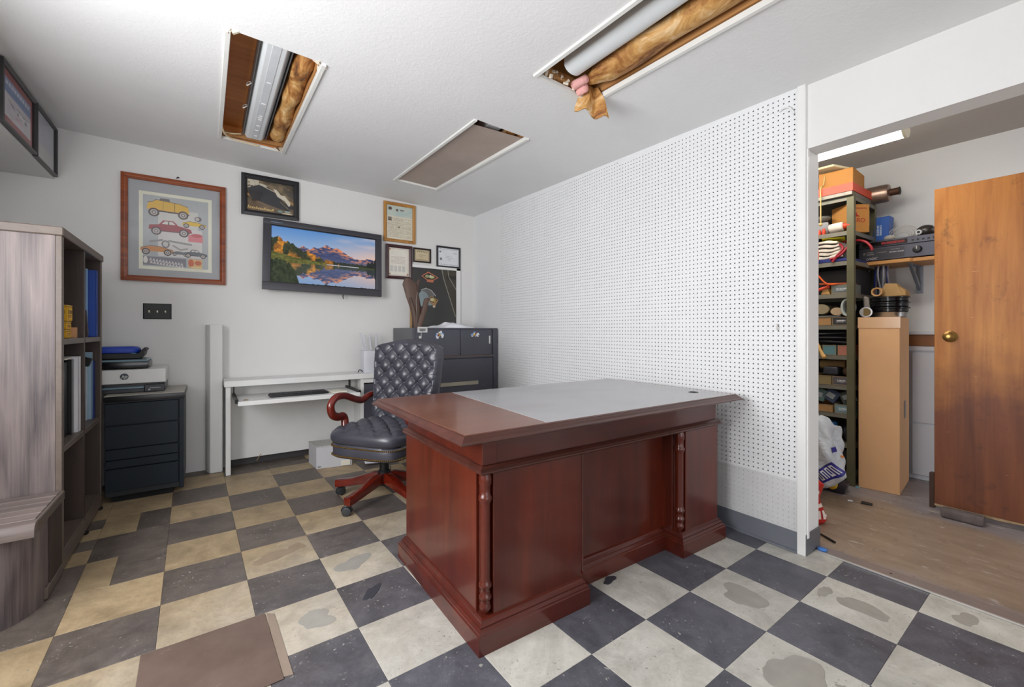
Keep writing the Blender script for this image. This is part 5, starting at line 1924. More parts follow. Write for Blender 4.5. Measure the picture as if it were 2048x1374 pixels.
tin('larger yellow printed box, topmost in the stack on the bookcase upper shelf', -.56, -.420, .555, .645, Z1 + .087, Z1 + .170, 3)
tin('middle yellow printed box under the larger one on the upper bookcase shelf', -.56, -.424, .555, .645, Z1 + .045, Z1 + .085, 13)
t_ = tin('lowest yellow printed box in the stack on the upper bookcase shelf', -.56, -.424, .555, .645, Z1 + .0, Z1 + .043, 23)
o = MB().box(-.48, -.407, .650, .685, Z1, Z1 + .055).build('tan_carton', mat('tan_card', (196, 148, 106), .6))
tag(o, 'small tan carton behind the yellow boxes on the upper bookcase shelf', 'box')


def binder(name, label, x0, x1, y0, y1, z0, z1, col, rough=.4, cat='binder', group=None):
    t_ = thing(name, label, cat, ((x0 + x1) / 2, (y0 + y1) / 2, z0), 0, group)
    mc = mat(name + '_cover_%d_%d_%d' % col, col, rough)
    MB().box(x0, x1, y0, y0 + .003, z0, z1).build('cover', mc, t_, bevel=.001)
    MB().box(x0, x1, y1 - .003, y1, z0, z1).build('cover', mc, t_, bevel=.001)
    MB().box(x1 - .003, x1, y0, y1, z0, z1).build('spine', mc, t_, bevel=.001)
    MB().box(x0 + .005, x1 - .012, y0 + .004, y1 - .004, z0 + .004, z1 - .008).build('pages', mat('page_block', (226, 222, 212), .8), t_)
    return t_


binder('ring_binder', 'tall royal blue binder in the far upper cubby of the bookcase', -.70, -.392, 1.075, 1.128, Z1, 1.487, (34, 72, 158))
binder('ring_binder', 'pale blue binder half hidden beside the royal blue one in the upper cubby', -.70, -.428, 1.020, 1.070, Z1, 1.490, (150, 190, 222))
o = thing('model_frame', 'small brown wooden stand in front of the blue binders in the upper cubby', 'stand', (-.43, .99, Z1))
MB().box(-.50, -.418, .975, 1.005, Z1, Z1 + .012).build('foot_board', M_BKD, o, bevel=.002)
MB().obox((-.424, .99, Z1 + .085), (.006, .015, .075), (0, -.06, 0)).build('upright', M_BKD, o, bevel=.002)
MB().box(-.49, -.432, .98, 1.0, Z1 + .012, Z1 + .065).build('white_card', mat('white_paper', (226, 228, 234), .8), o)
MB().box(-.49, -.432, .98, 1.0, Z1 + .105, Z1 + .155).build('cream_card', mat('cream_paper', (226, 222, 206), .8), o)

binder('ring_binder', 'thick black binder in the near middle cubby of the bookcase', -.70, -.425, .500, .575, Z2, .955, (20, 20, 22), .3)
binder('ring_binder', 'slimmer black binder between the thick black and white binders', -.70, -.412, .585, .632, Z2, .965, (30, 30, 32), .3)
binder('ring_binder', 'white binder in the near middle cubby of the bookcase', -.70, -.395, .640, .690, Z2, .978, (228, 228, 232), .4)
o = MB().box(-.60, -.42, .50, .63, .968, .975).build('loose_folder', mat('cream_paper', (226, 222, 206), .8))
tag(o, 'cream folder laid flat across the black binders', 'folder')
binder('catalog', 'light blue catalogue standing in the far middle cubby of the bookcase', -.66, -.410, 1.060, 1.085, Z2, .985, (150, 180, 200), .4, 'book')
binder('catalog', 'navy blue catalogue behind the light blue one in the middle cubby', -.66, -.402, 1.090, 1.112, Z2, .93, (30, 52, 120), .4, 'book')
binder('catalog', 'white and blue catalogue leaning nearest in the far middle cubby', -.66, -.428, 1.020, 1.052, Z2, .90, (196, 206, 214), .4, 'book')
o = MB().obox((-.45, 1.04, .935), (.04, .02, .025), (0, .3, 0)).build('black_clamp', mat('black_plastic', (24, 24, 26), .5), None, bevel=.004)
tag(o, 'small black clamp perched on the catalogues in the middle cubby', 'clamp')

# ================================================================== storage room
M_OLIVE = mat('olive_drab_steel', (100, 96, 72), .5, .2, var=.15)
M_SHELF = mat('grey_shelf_steel', (126, 122, 110), .5, .3, var=.15)
SX0, SX1, SY0, SY1 = 3.93, 4.42, -1.452, -.55
SHZ = [2.085, 1.836, 1.620, 1.384, 1.155, .935, .717, .512, .300, .095]
su = thing('steel_shelving', 'tall olive steel shelving rack crammed with parts in the storage room', 'shelving', (4.17, -1.0, 0))
for (x, sx) in ((SX0, 1), (SX1, -1)):
    for (y, sy) in ((SY0, 1), (SY1, -1)):
        p = [(x, y), (x + .038 * sx, y), (x + .038 * sx, y + .003 * sy), (x + .003 * sx, y + .003 * sy), (x + .003 * sx, y + .042 * sy), (x, y + .042 * sy)]
        if sx * sy < 0: p = p[::-1]
        MB().prism(p, .003, 2.11).build('post', M_OLIVE, su)
for z in SHZ:
    mb = MB().box(SX0 + .003, SX1 - .003, SY0 + .003, SY1 - .003, z - .004, z)
    mb.box(SX0 + .003, SX0 + .006, SY0 + .003, SY1 - .003, z - .030, z - .004).box(SX1 - .006, SX1 - .003, SY0 + .003, SY1 - .003, z - .030, z - .004)
    mb.box(SX0 + .006, SX1 - .006, SY0 + .003, SY0 + .006, z - .030, z - .004)
    mb.build('shelf', M_SHELF, su)
MB().box(SX1 - .004, SX1, SY0 + .05, SY1 - .05, .05, 2.08).build('back_sheet', mat('dark_back', (40, 38, 36), .7), su)

M_CARD = mat('cardboard', (186, 128, 62), .75, var=.08, vscale=3)
M_CARD2 = mat('kraft_cardboard', (232, 182, 134), .75, var=.06, vscale=3)
M_RED = mat('orange_red_paint', (206, 66, 34), .45, var=.08)
M_RUB = mat('red_rubber', (150, 20, 36), .4)
M_DBLUE = mat('blue_plastic', (34, 48, 120), .45)
M_ORC = mat('orange_cord', (226, 92, 26), .45)


def single(name, label, cat, mb, material, group=None, **k):
    return tag(mb.build(name, material, None, **k), label, cat, group)


def carton(name, label, x0, x1, y0, y1, z0, z1, material, rz=0., cat='box', group=None, flaps=True):
    t_ = thing(name, label, cat, ((x0 + x1) / 2, (y0 + y1) / 2, z0), rz, group)
    hx, hy, h = (x1 - x0) / 2, (y1 - y0) / 2, z1 - z0
    MB().box(-hx, hx, -hy, hy, 0, h - .003).build('carton', material, t_, local=True, bevel=.003)
    if flaps:
        MB().box(-hx, -.002, -hy, hy, h - .003, h).build('flap', material, t_, local=True, bevel=.001)
        MB().box(.002, hx, -hy, hy, h - .003, h).build('flap', material, t_, local=True, bevel=.001)
    return t_


def tray_bin(name, label, x0, x1, y0, y1, z0, z1, material, labelled=None, group='small parts bins on the steel rack'):
    """open bin facing -X with a label panel"""
    t_ = thing(name, label, 'bin', ((x0 + x1) / 2, (y0 + y1) / 2, z0), 0, group)
    w_ = .003
    mb = MB().box(x0, x1, y0, y1, z0, z0 + w_).box(x0, x1, y0, y0 + w_, z0 + w_, z1).box(x0, x1, y1 - w_, y1, z0 + w_, z1).box(x1 - w_, x1, y0 + w_, y1 - w_, z0 + w_, z1).box(x0, x0 + w_, y0 + w_, y1 - w_, z0 + w_, z1)
    mb.build('bin_body', material, t_)
    r_ = .004
    MB().box(x0 - .002, x0, y0, y1, z1 - r_, z1).box(x0 - .002, x0, y0, y1, z0, z0 + r_).box(x0 - .002, x0, y0, y0 + r_, z0 + r_, z1 - r_).box(x0 - .002, x0, y1 - r_, y1, z0 + r_, z1 - r_).build('rim', mat('bin_rim', (150, 126, 90), .6), t_)
    if labelled:
        cv = Canvas((y1 - y0) * .62, (z1 - z0) * .45, .003)
        cv.c[:] = labelled
        cv.scribble(.1, .9, .6, .14, (226, 226, 226), 2, .9, int(y0 * 1000) % 97); cv.scribble(.1, .7, .25, .1, (200, 200, 200), 2, .8, int(z0 * 1000) % 89)
        cv.build('label_print', t_, plane_M((x0 - .0025, y1 - (y1 - y0) * .19, z0 + (z1 - z0) * .28), (0, -1, 0), (0, 0, 1)))
    return t_


# top shelf
z = SHZ[0]
t_ = thing('red_tray', 'orange-red metal tray on the top shelf of the steel rack', 'tray', (4.10, -1.2, z))
MB().box(3.905, 4.30, -1.450, -.90, z + .001, z + .028).build('galvanised_base', mat('galvanised', (136, 130, 122), .5, .7), t_, bevel=.002)
mb = MB().box(3.90, 3.905, -1.455, -.90, z + .028, z + .085).box(4.30, 4.305, -1.455, -.90, z + .028, z + .085).box(3.905, 4.30, -1.455, -1.450, z + .028, z + .085).box(3.905, 4.30, -.905, -.90, z + .028, z + .085).box(3.905, 4.30, -1.45, -.905, z + .028, z + .032)
mb.build('red_rim', M_RED, t_)
carton('carton', 'orange-brown cardboard box standing in the red tray', 3.97, 4.27, -1.425, -1.215, z + .034, z + .215, M_CARD, .06)
carton('carton', 'second cardboard box deep in the red tray', 4.0, 4.25, -1.19, -.98, z + .034, z + .19, M_CARD2, -.05)
bd = MB().obox((4.02, -1.25, z + .245), (.10, .14, .008), (.12, .05, -.35)).build('cream_board', mat('cream_board', (214, 200, 164), .6), None, bevel=.003)
tag(bd, 'cream offcut board lying on the cardboard box in the red tray', 'board')
tw = MB().tube(bez([(3.965, -1.262, z + .19), (3.94, -1.262, z + .12), (3.892, -1.262, z + .085), (3.888, -1.263, z - .05), (3.89, -1.262, z - .17)], 8), .0045, 6).build('string', mat('tan_twine', (196, 168, 110), .8), None, smooth=True)
tag(tw, 'tan twine hanging down over the red tray', 'twine')
MB().sphere((3.89, -1.262, z - .18), .013, 8, 6).build('knot', mat('tan_twine', (196, 168, 110), .8), tw)
mf = thing('muffler', 'rusty steel muffler resting on the end of the rack top shelf', 'muffler', (4.36, -1.4, z + .07))
mc = Vector((4.358, .035, z + .069))
MB().tube([(mc.x, -1.20, mc.z), (mc.x, -1.21, mc.z), (mc.x, -1.53, mc.z), (mc.x, -1.545, mc.z), (mc.x, -1.55, mc.z)], [.03, .066, .066, .06, .03], 24).build('canister', mat('heat_tinted_steel', (160, 136, 122), .35, .8, var=.25, vscale=9), mf, smooth=True)
MB().tube([(mc.x, -1.545, mc.z), (mc.x, -1.592, mc.z), (mc.x, -1.605, mc.z)], [.026, .026, .031], 18).build('tail_pipe', mat('rusty_pipe', (92, 62, 48), .5, .6, var=.25), mf, smooth=True)
MB().tube([(mc.x, -1.602, mc.z), (mc.x, -1.607, mc.z)], .025, 16).build('pipe_mouth', mat('matt_black', (10, 10, 11), .8), mf)

# second shelf
z = SHZ[1]
pbx = thing('carton', 'cardboard box with red printed lettering set askew on the second shelf of the rack', 'box', (3.985, -1.395, z + .001), R(-35))
MB().box(0, .165, 0, .15, 0, .20).build('carton', M_CARD, pbx, local=True, bevel=.002)
MB().box(0, .165, 0, .072, .20, .203).build('flap', M_CARD, pbx, local=True)
MB().box(0, .165, .076, .15, .20, .203).build('flap', M_CARD, pbx, local=True)
M_RINK = mat('red_ink', (168, 20, 26), .6)
txt = text_mesh('red_lettering', 'GRO', .045, plane_M((.085, -.001, .085), (1, 0, 0), (0, 0, 1)), M_RINK, None, .0004)
txt.parent = pbx
MB().prism([(.05, .115), (.095, .112), (.082, .124), (.070, .130), (.072, .146), (.060, .138)], -.0015, .0005, 'Y').build('red_emblem', M_RINK, pbx, local=True)
cv = Canvas(.12, .018, .002)
cv.c[:] = (186, 128, 62)
cv.scribble(.05, .95, .5, .35, (150, 40, 30), 4, .9, 8)
sp_ = cv.build('small_print', None, plane_M((.03, -.0008, .165), (1, 0, 0), (0, 0, 1)))
sp_.parent = pbx
single('grey_case', 'grey plastic case on the second shelf of the rack', 'case', MB().obox((4.02, -1.205, z + .055), (.07, .065, .045), (0, -.05, .25)), mat('grey_plastic', (150, 150, 154), .5), bevel=.01, seg=2)
cw = MB()
cw.sphere((4.02, -1.215, z + .132), .055, 12, 8, (1, 1.3, .45))
single('clear_bag', 'crumpled grey plastic bag on the grey case', 'bag', cw, mat('smoky_bag', (116, 112, 106), .3), smooth=True)
rg = thing('cloth_roll', 'white rag roll with a red end at the edge of the second shelf', 'rag', (3.955, -1.35, z))
MB().tube(bez([(3.952, -1.300, z + .034), (3.950, -1.34, z + .038), (3.952, -1.385, z + .040)], 5), [.030] + [.034] * 9 + [.028], 14).build('roll', mat('white_rag', (222, 210, 198), .85, bump=.4), rg, smooth=True)
MB().tube(bez([(3.95, -1.385, z + .040), (3.95, -1.41, z + .042), (3.952, -1.43, z + .043)], 4), .022, 12).build('red_end', mat('orange_red_paint', (206, 66, 34), .45), rg, smooth=True)
for k, y in enumerate((-1.205, -1.232, -1.262)):
    lab = ['leftmost of the orange caps along the second shelf edge', 'middle of the orange caps along the second shelf edge', 'orange cap nearest the white rag on the second shelf'][k]
    single('orange_cap', lab, 'funnel', MB().lathe((3.95, y, z + .001), [(.012, 0), (.013, .02), (.009, .03 + .006 * k), (.006, .034 + .006 * k)], 12), M_RED, 'orange caps', smooth=True)  # plain orange caps set along the shelf edge

# third shelf: folded cloths, blue tray, red hose
z = SHZ[2]
single('blue_tray', 'shallow blue plastic tray under the folded cloths on the third shelf', 'tray', MB().prism([(-1.44, z + .001), (-1.0, z + .001), (-1.0, z + .03), (-1.44, z + .022)], 3.932, 4.3, 'X'), M_DBLUE, bevel=.004)
M_CLO = mat('off_white_cloth', (222, 212, 200), .85, bump=.3, bscale=120)
for k in range(5):
    r_ = random.Random(k)
    mb = MB()
    pts = []
    y0, y1 = -1.40 + .012 * k + r_.uniform(0, .02), -1.06
    zz = z + .036 + .0275 * k
    prof = []
    n = 14
    for q in range(n):
        yy = y0 + (y1 - y0) * q / (n - 1)
        prof.append((yy, zz + .005 * math.sin(q * .9 + k)))
    up = [(yy, q + .018 + .004 * math.sin(yy * 60 + k)) for yy, q in prof][::-1]
    mb.prism(prof + up, 3.945 + r_.uniform(0, .02), 4.20, 'X')
    lab = ['lowest', 'second lowest', 'middle', 'second highest', 'topmost white'][k] + ' folded white cloth in the stack on the third shelf'
    single('folded_cloth', lab, 'cloth', mb, M_CLO, 'folded cloths on the third shelf', bevel=.004, seg=2)
single('yellow_cloth', 'bright yellow cloth on top of the folded white cloths', 'cloth', MB().obox((4.02, -1.30, z + .182), (.07, .07, .005), (.05, .02, .3)), mat('yellow_cloth', (226, 214, 40), .8), bevel=.003)
for k, pth in enumerate(([(3.96, -1.36, z + .13), (3.935, -1.385, z + .09), (3.925, -1.35, z + .04), (3.922, -1.325, z + .0)], [(4.0, -1.43, z + .15), (3.945, -1.42, z + .11), (3.928, -1.37, z + .045), (3.926, -1.31, z + .022)],
                         [(4.02, -1.36, z + .155), (4.0, -1.44, z + .15), (3.985, -1.50, z + .13), (3.975, -1.535, z + .09), (3.975, -1.545, z + .06)])):
    lab = ['red rubber hose drooping over the third shelf edge', 'second red hose lying across the blue tray', 'red hose loop sticking out at the end of the third shelf'][k]
    single('red_hose', lab, 'hose', MB().tube(bez(pth, 8), .0085, 10), M_RUB, 'red hoses', smooth=True)
single('battery_pack', 'black and white battery pack at the end of the third shelf', 'battery', MB().box(3.935, 4.02, -1.43, -1.385, z + .001, z + .075), mat('black_plastic', (24, 24, 26), .5), bevel=.004)

# fourth shelf
z = SHZ[3]
t_ = tray_bin('parts_bin', 'olive-rimmed labelled box on the fourth shelf', 3.935, 4.12, -1.438, -1.315, z + .001, z + .068, mat('grey_bin', (112, 116, 112), .5), (112, 120, 124), None)
single('tan_wedge', 'tan wooden wedge beside the labelled box on the fourth shelf', 'wedge', MB().prism([(-1.305, z + .001), (-1.245, z + .001), (-1.262, z + .055), (-1.290, z + .048)], 3.94, 4.03, 'X'), mat('tan_wood', (196, 150, 90), .6), bevel=.003)
single('dark_case', 'large black case filling the back of the fourth shelf', 'case', MB().box(4.05, 4.38, -1.43, -1.0, z + .001, z + .19), mat('black_case', (26, 27, 34), .5), bevel=.01, seg=2)
single('folded_tarp', 'orange-edged dark tarp folded over the labelled box', 'tarp', MB().obox((4.02, -1.33, z + .078), (.07, .10, .007), (.06, 0, 0)), mat('rust_tarp', (166, 74, 40), .7), bevel=.003)
single('extension_lead', 'orange extension cord hanging from the second shelf down to the fourth', 'cord', MB().tube(bez([(3.94, -1.225, SHZ[1] + .012), (3.912, -1.225, SHZ[1] - .04), (3.908, -1.240, SHZ[2] + .06), (3.906, -1.230, SHZ[2] - .06), (3.908, -1.250, z + .13), (3.915, -1.295, z + .078), (3.935, -1.35, z + .075)], 8), .006, 8), M_ORC, smooth=True)
single('pliers', 'red plier handle lying at the left of the fourth shelf', 'pliers', MB().tube(bez([(3.935, -1.20, z + .012), (3.932, -1.24, z + .04), (3.94, -1.30, z + .06)], 6), [.010] * 6 + [.012] * 7, 10), M_RED, smooth=True)

# fifth shelf
z = SHZ[4]
tray_bin('parts_bin', 'tan parts bin, left of the pair on the fifth shelf', 3.933, 4.15, -1.315, -1.19, z + .001, z + .060, mat('tan_bin', (176, 132, 84), .6))
tray_bin('parts_bin', 'dark labelled parts bin, right of the pair on the fifth shelf', 3.933, 4.15, -1.432, -1.320, z + .001, z + .060, mat('dark_bin', (52, 50, 52), .5), (70, 70, 74))
for k, (y, zz, r_, c_) in enumerate(((-1.245, .122, .040, (150, 136, 108)), (-1.345, .102, .030, (176, 150, 122)))):
    mb = MB().tube(bez([(3.945, y, z + zz), (4.06, y + .02, z + zz), (4.25, y + .02, z + zz)], 5), [r_ * .9] + [r_] * 9 + [r_ * .8], 14, flat=1.35)
    single('cloth_bundle', ['larger olive cloth bundle on the fifth shelf', 'smaller tan cloth bundle on the fifth shelf'][k], 'bundle', mb, mat('bundle_%d' % k, c_, .85, bump=.4, var=.15), 'cloth bundles', smooth=True)
hs = thing('coiled_hose', 'coil of pale grey hose standing at the right of the fifth shelf', 'hose', (3.99, -1.40, z + .062))
for k in range(4):
    rr_ = .058 - .004 * (k % 2)
    MB().tube([(3.950 + .020 * k, -1.405 + .034 * .9 * math.cos(a), z + .130 + rr_ * math.sin(a)) for a in np.linspace(0, 2 * math.pi, 28)], .008, 8).build('coil', mat('pale_hose', (188, 194, 190), .5), hs, smooth=True)
single('grey_folder', 'grey folder resting across the bins on the fifth shelf', 'folder', MB().obox((4.02, -1.27, z + .066), (.08, .09, .004), (0, .02, .1)), mat('grey_board', (116, 116, 116), .7), bevel=.002)

# sixth shelf
z = SHZ[5]
tray_bin('parts_bin', 'teal parts bin on the sixth shelf of the rack', 3.933, 4.15, -1.345, -1.26, z + .001, z + .075, mat('teal_bin', (92, 134, 142), .5))
tray_bin('parts_bin', 'pinkish parts bin on the sixth shelf of the rack', 3.933, 4.15, -1.435, -1.355, z + .001, z + .075, mat('pink_bin', (176, 112, 94), .6))
tray_bin('parts_bin', 'green parts bin at the left of the sixth shelf', 3.933, 4.15, -1.25, -1.17, z + .001, z + .070, mat('green_bin', (96, 110, 84), .6))
hm = thing('hammer', 'wooden hammer handle sticking out over the sixth shelf edge', 'hammer', (3.92, -1.26, z))
MB().tube(bez([(3.98, -1.185, z + .145), (3.93, -1.235, z + .06), (3.905, -1.272, z - .002), (3.898, -1.285, z - .02)], 6), [.011] * 10 + [.012, .013, .014, .015, .016, .017, .018, .017, .012], 12).build('handle', mat('hickory', (206, 158, 92), .5), hm, smooth=True)
for k in range(3):
    single('black_folder', ['lowest black folder', 'middle black folder', 'topmost black folder'][k] + ' sliding about above the teal bin', 'folder', MB().obox((4.03, -1.32 + .03 * k, z + .096 + .030 * k), (.09, .10, .006), (.05 - .05 * k, .04, .2 * k)), mat('black_case', (26, 27, 34), .5), 'black folders', bevel=.003)

# seventh shelf
z = SHZ[6]
tray_bin('parts_bin', 'grey labelled parts bin at the right of the seventh shelf', 3.933, 4.15, -1.438, -1.322, z + .001, z + .066, mat('grey_violet_bin', (96, 90, 94), .5), (96, 92, 98))
tray_bin('parts_bin', 'clear amber parts bin in the middle of the seventh shelf', 3.933, 4.15, -1.316, -1.225, z + .001, z + .066, mat('amber_bin', (140, 122, 84), .5))
tray_bin('parts_bin', 'narrow amber parts bin at the left of the seventh shelf', 3.933, 4.15, -1.22, -1.14, z + .001, z + .066, mat('amber_bin', (140, 122, 84), .5))
single('carry_pouch', 'dark padded pouch on the bins of the seventh shelf', 'pouch', MB().obox((4.0, -1.305, z + .10), (.06, .046, .03), (0, .05, 0)), mat('dark_pouch', (46, 46, 56), .5), bevel=.014, seg=3)
single('paper_roll', 'tan paper roll at the back of the seventh shelf', 'paper roll', MB().tube([(4.08, -1.20, z + .14), (4.08, -1.36, z + .145)], .032, 16), mat('tan_paper', (176, 142, 96), .75), smooth=True)
single('brown_sack', 'small brown sack at the right of the seventh shelf', 'sack', MB().sphere((4.0, -1.40, z + .10), .034, 12, 8, (1, 1.1, 1)), mat('brown_sack', (104, 76, 56), .8, bump=.4), smooth=True)

# eighth shelf
z = SHZ[7]
tray_bin('parts_bin', 'pale blue parts bin at the right of the eighth shelf', 3.933, 4.15, -1.438, -1.335, z + .001, z + .068, mat('pale_blue_bin', (122, 146, 152), .5), (132, 156, 164))
tray_bin('parts_bin', 'tan parts bin at the left of the eighth shelf', 3.933, 4.15, -1.325, -1.18, z + .001, z + .055, mat('tan_bin', (176, 132, 84), .6))
for k, (y, rx_, c_) in enumerate(((-1.30, .5, (52, 66, 96)), (-1.40, -.5, (64, 70, 66)), (-1.22, .3, (90, 120, 116)))):
    bxo = thing('blister_pack', ['blue printed blister pack leaning on the eighth shelf', 'grey printed blister pack leaning at the right of the eighth shelf', 'green blister pack at the left of the eighth shelf'][k], 'package', (3.99, y, z + .12), 0, 'blister packs')
    MB().obox((3.99, y, z + .118), (.012, .045, .045), (rx_, .3, 0)).build('card', mat('blister_%d' % k, c_, .4), bxo, bevel=.003)
    MB().obox((3.975, y, z + .120), (.010, .028, .020), (rx_, .3, 0)).build('bubble', mat('bubble_grey', (150, 156, 160), .2), bxo, bevel=.006, seg=2)
# ninth and tenth shelves, mostly behind the carrier bag
z = SHZ[8]
single('blue_can', 'blue and white printed can on the ninth shelf', 'can', MB().lathe((3.985, -1.29, z + .001), [(.045, 0), (.046, .01), (.046, .13), (.04, .14)], 20), mat('blue_can', (50, 110, 170), .35, var=.3, vscale=20), smooth=True)
single('black_hose_bag', 'black plastic-wrapped parts on the ninth shelf', 'package', MB().sphere((4.02, -1.40, z + .075), .07, 14, 8, (1, .62, 1)), mat('black_film', (30, 30, 34), .2, bump=.5, bscale=30), smooth=True)
z = SHZ[9]
single('dark_crate', 'dark crate on the lowest shelf of the rack', 'crate', MB().box(3.95, 4.3, -1.43, -1.0, z + .001, z + .15), mat('black_case', (26, 27, 34), .5), bevel=.004)

# ------------------------------------------------------------------ tall carton and what is piled on it
tb = thing('tall_carton', 'tall upright tan cardboard box taped at the top beside the steel rack', 'box', (4.19, -1.57, .003))
TBp = [(3.958, -1.470), (3.985, -1.690), (4.430, -1.640), (4.402, -1.470)]
MB().prism(TBp[::-1], .003, 1.208).build('carton', M_CARD2, tb, bevel=.003)
MB().prism([(3.955, -1.468), (3.982, -1.693), (4.0, -1.6905), (3.973, -1.468)][::-1], 1.135, 1.2105).build('tape', mat('packing_tape', (222, 178, 136), .25), tb)
MB().obox((4.20, -1.6675, .56), (.03, .003, .06), (0, 0, .112)).build('side_label', mat('grey_print', (150, 146, 142), .6), tb)
zt_ = 1.2112
ds = thing('lid_stack_base', 'silver metal pan at the bottom of the stack on the tall carton', 'pan', (4.17, -1.575, zt_))
CX, CY = 4.17, -1.590
MB().lathe((CX, CY, zt_), [(.085, 0), (.100, .004), (.104, .030), (.106, .036)], 32).build('pan', mat('chrome_pan', (170, 168, 164), .25, .9), ds, smooth=True)
for k in range(3):
    b = zt_ + .037 + .037 * k
    single('black_lid', ['lowest', 'middle', 'topmost'][k] + ' glossy black round lid in the stack on the tall carton', 'pan', MB().lathe((CX, CY, b), [(.098, 0), (.104, .004), (.104, .022), (.113, .025), (.113, .033), (.106, .036)], 36), mat('gloss_black', (20, 20, 24), .2), 'stacked black lids', smooth=True)  # round black lids stacked on the silver pan
b = zt_ + .1485
pbg = thing('paper_parcel', 'folded brown paper parcel on top of the black lids', 'parcel', (4.17, -1.60, b))
MB().hexa([(4.11, -1.545, b), (4.21, -1.545, b), (4.23, -1.675, b), (4.12, -1.68, b), (4.13, -1.575, b + .095), (4.19, -1.565, b + .10), (4.205, -1.64, b + .085), (4.135, -1.64, b + .088)]).build('wrap', mat('brown_paper', (176, 140, 90), .75, var=.15), pbg, bevel=.003)
MB().hexa([(4.12, -1.625, b), (4.22, -1.625, b), (4.24, -1.69, b), (4.13, -1.69, b), (4.14, -1.650, b + .070), (4.20, -1.650, b + .07), (4.215, -1.688, b + .035), (4.14, -1.685, b + .035)]).build('fold', mat('brown_paper', (176, 140, 90), .75), pbg, bevel=.003)
tpv = [(.030, -.020), (.042, -.022), (.042, .022), (.030, .020)]
mb = MB()
lp = []
for r_, h in tpv + [tpv[0]]:
    lp.append([(4.085 + h, -1.545 + .75 * r_ * math.cos(a), b + .033 + .75 * r_ * math.sin(a)) for a in np.linspace(0, 2 * math.pi, 24, endpoint=False)])
mb.loft(lp, cap=False)
single('tape_roll', 'roll of brown tape standing beside the paper parcel', 'tape', mb, mat('brown_tape', (196, 150, 96), .4), smooth=True)
lc = thing('lamp_can', 'small chrome-rimmed lamp lying at the corner of the tall carton', 'lamp', (4.03, -1.50, zt_))
MB().tube([(3.99, -1.505, zt_ + .036), (4.10, -1.490, zt_ + .034)], [.034, .026], 20).build('can', mat('dark_can', (60, 54, 46), .4), lc, smooth=True)
MB().tube([(3.983, -1.506, zt_ + .0365), (3.993, -1.5045, zt_ + .0365)], .0362, 22).build('rim', mat('chrome', (190, 190, 194), .2, .9), lc, smooth=True)
MB().tube([(3.981, -1.506, zt_ + .0365), (3.984, -1.506, zt_ + .0365)], [.027, .028], 20).build('lens', mat('amber_lens', (120, 100, 60), .15), lc, smooth=True)
single('grey_rag', 'grey rag hanging between the lids and the rack', 'rag', MB().hexa([(4.10, -1.462, zt_ + .02), (4.15, -1.462, zt_ + .02), (4.15, -1.50, zt_ + .02), (4.10, -1.50, zt_ + .02), (4.10, -1.455, zt_ + .16), (4.15, -1.455, zt_ + .16), (4.15, -1.485, zt_ + .15), (4.10, -1.485, zt_ + .15)]), mat('grey_rag', (176, 170, 164), .85, bump=.4), bevel=.01)
# cables hanging from the wall shelf
for k in range(10):
    r_ = random.Random(40 + k)
    y = -1.470 - .008 * k + r_.uniform(-.004, .004)
    x = 4.33 - .015 * (k % 4)
    col = [(36, 52, 130), (120, 118, 132), (60, 60, 70), (150, 150, 160)][k % 4]
    pth = [(x, y, 1.60), (x - .015, y - .008 * math.sin(k), 1.52), (x + .01, y + .010 * math.cos(k), 1.42), (x, y, 1.32 + .05 * r_.random()), (x - .01, y + .012, 1.30)]
    single('hanging_cable', '%s cable from the rack in the bundle hanging under the wall shelf, %s' % (['first', 'second', 'third', 'fourth', 'fifth', 'sixth', 'seventh', 'eighth', 'ninth', 'tenth'][k], ['dark blue', 'lilac grey', 'charcoal', 'pale grey'][k % 4]), 'cable', MB().tube(bez(pth, 6), .006, 6), mat('cable_%d' % (k % 4), col, .45), 'hanging cable bundle', smooth=True)

# ------------------------------------------------------------------ wall shelf, receiver
M_PINE = wood('pine_shelf', (176, 116, 58), (210, 156, 92), 'Y', .6, .5, contrast=(.3, .7))
ws_ = thing('wall_shelf', 'pine wall shelf on a grey bracket carrying the black receiver', 'shelf', (4.45, -1.9, 1.61))
MB().prism([(4.60, -1.345), (4.60, -2.6), (4.262, -2.6), (4.262, -1.70), (4.240, -1.685), (4.240, -1.345)][::-1], 1.608, 1.634).build('board', M_PINE, ws_, bevel=.002)
brk = thing('shelf_bracket', 'grey steel shelf bracket under the pine wall shelf', 'bracket', (4.58, -1.66, 1.5))
MB().box(4.585, 4.60, -1.685, -1.645, 1.40, 1.607).build('wall_leg', mat('grey_bracket', (126, 130, 140), .4, .4), brk, bevel=.002)
MB().box(4.33, 4.60, -1.68, -1.65, 1.600, 1.607).build('arm', mat('grey_bracket', (126, 130, 140), .4, .4), brk, bevel=.002)
MB().prism([(4.585, 1.42), (4.585, 1.46), (4.36, 1.600), (4.33, 1.600)], -1.675, -1.655, 'Y').build('brace', mat('grey_bracket', (126, 130, 140), .4, .4), brk, bevel=.002)
rc = thing('receiver', 'black stereo receiver with a red display standing on the pine wall shelf', 'stereo', (4.45, -1.75, 1.635), 0)
zr = 1.6345
RY0, RY1 = -2.02, -1.375
MB().box(4.305, 4.56, RY0, RY1, zr + .012, zr + .158).build('case', mat('receiver_black', (28, 28, 32), .4), rc, bevel=.003)
for y in (RY0 + .05, RY1 - .05):
    MB().lathe((4.34, y, zr), [(.018, 0), (.020, .012)], 14).build('foot', M_BLK, rc)
M_FAS = mat('brushed_dark_fascia', (86, 86, 98), .32, .5, var=.05)
MB().box(4.292, 4.306, RY0, RY1, zr + .010, zr + .108).build('lower_fascia', M_FAS, rc, bevel=.003)
MB().box(4.295, 4.306, RY0, RY1, zr + .110, zr + .160).build('upper_fascia', M_FAS, rc, bevel=.003)
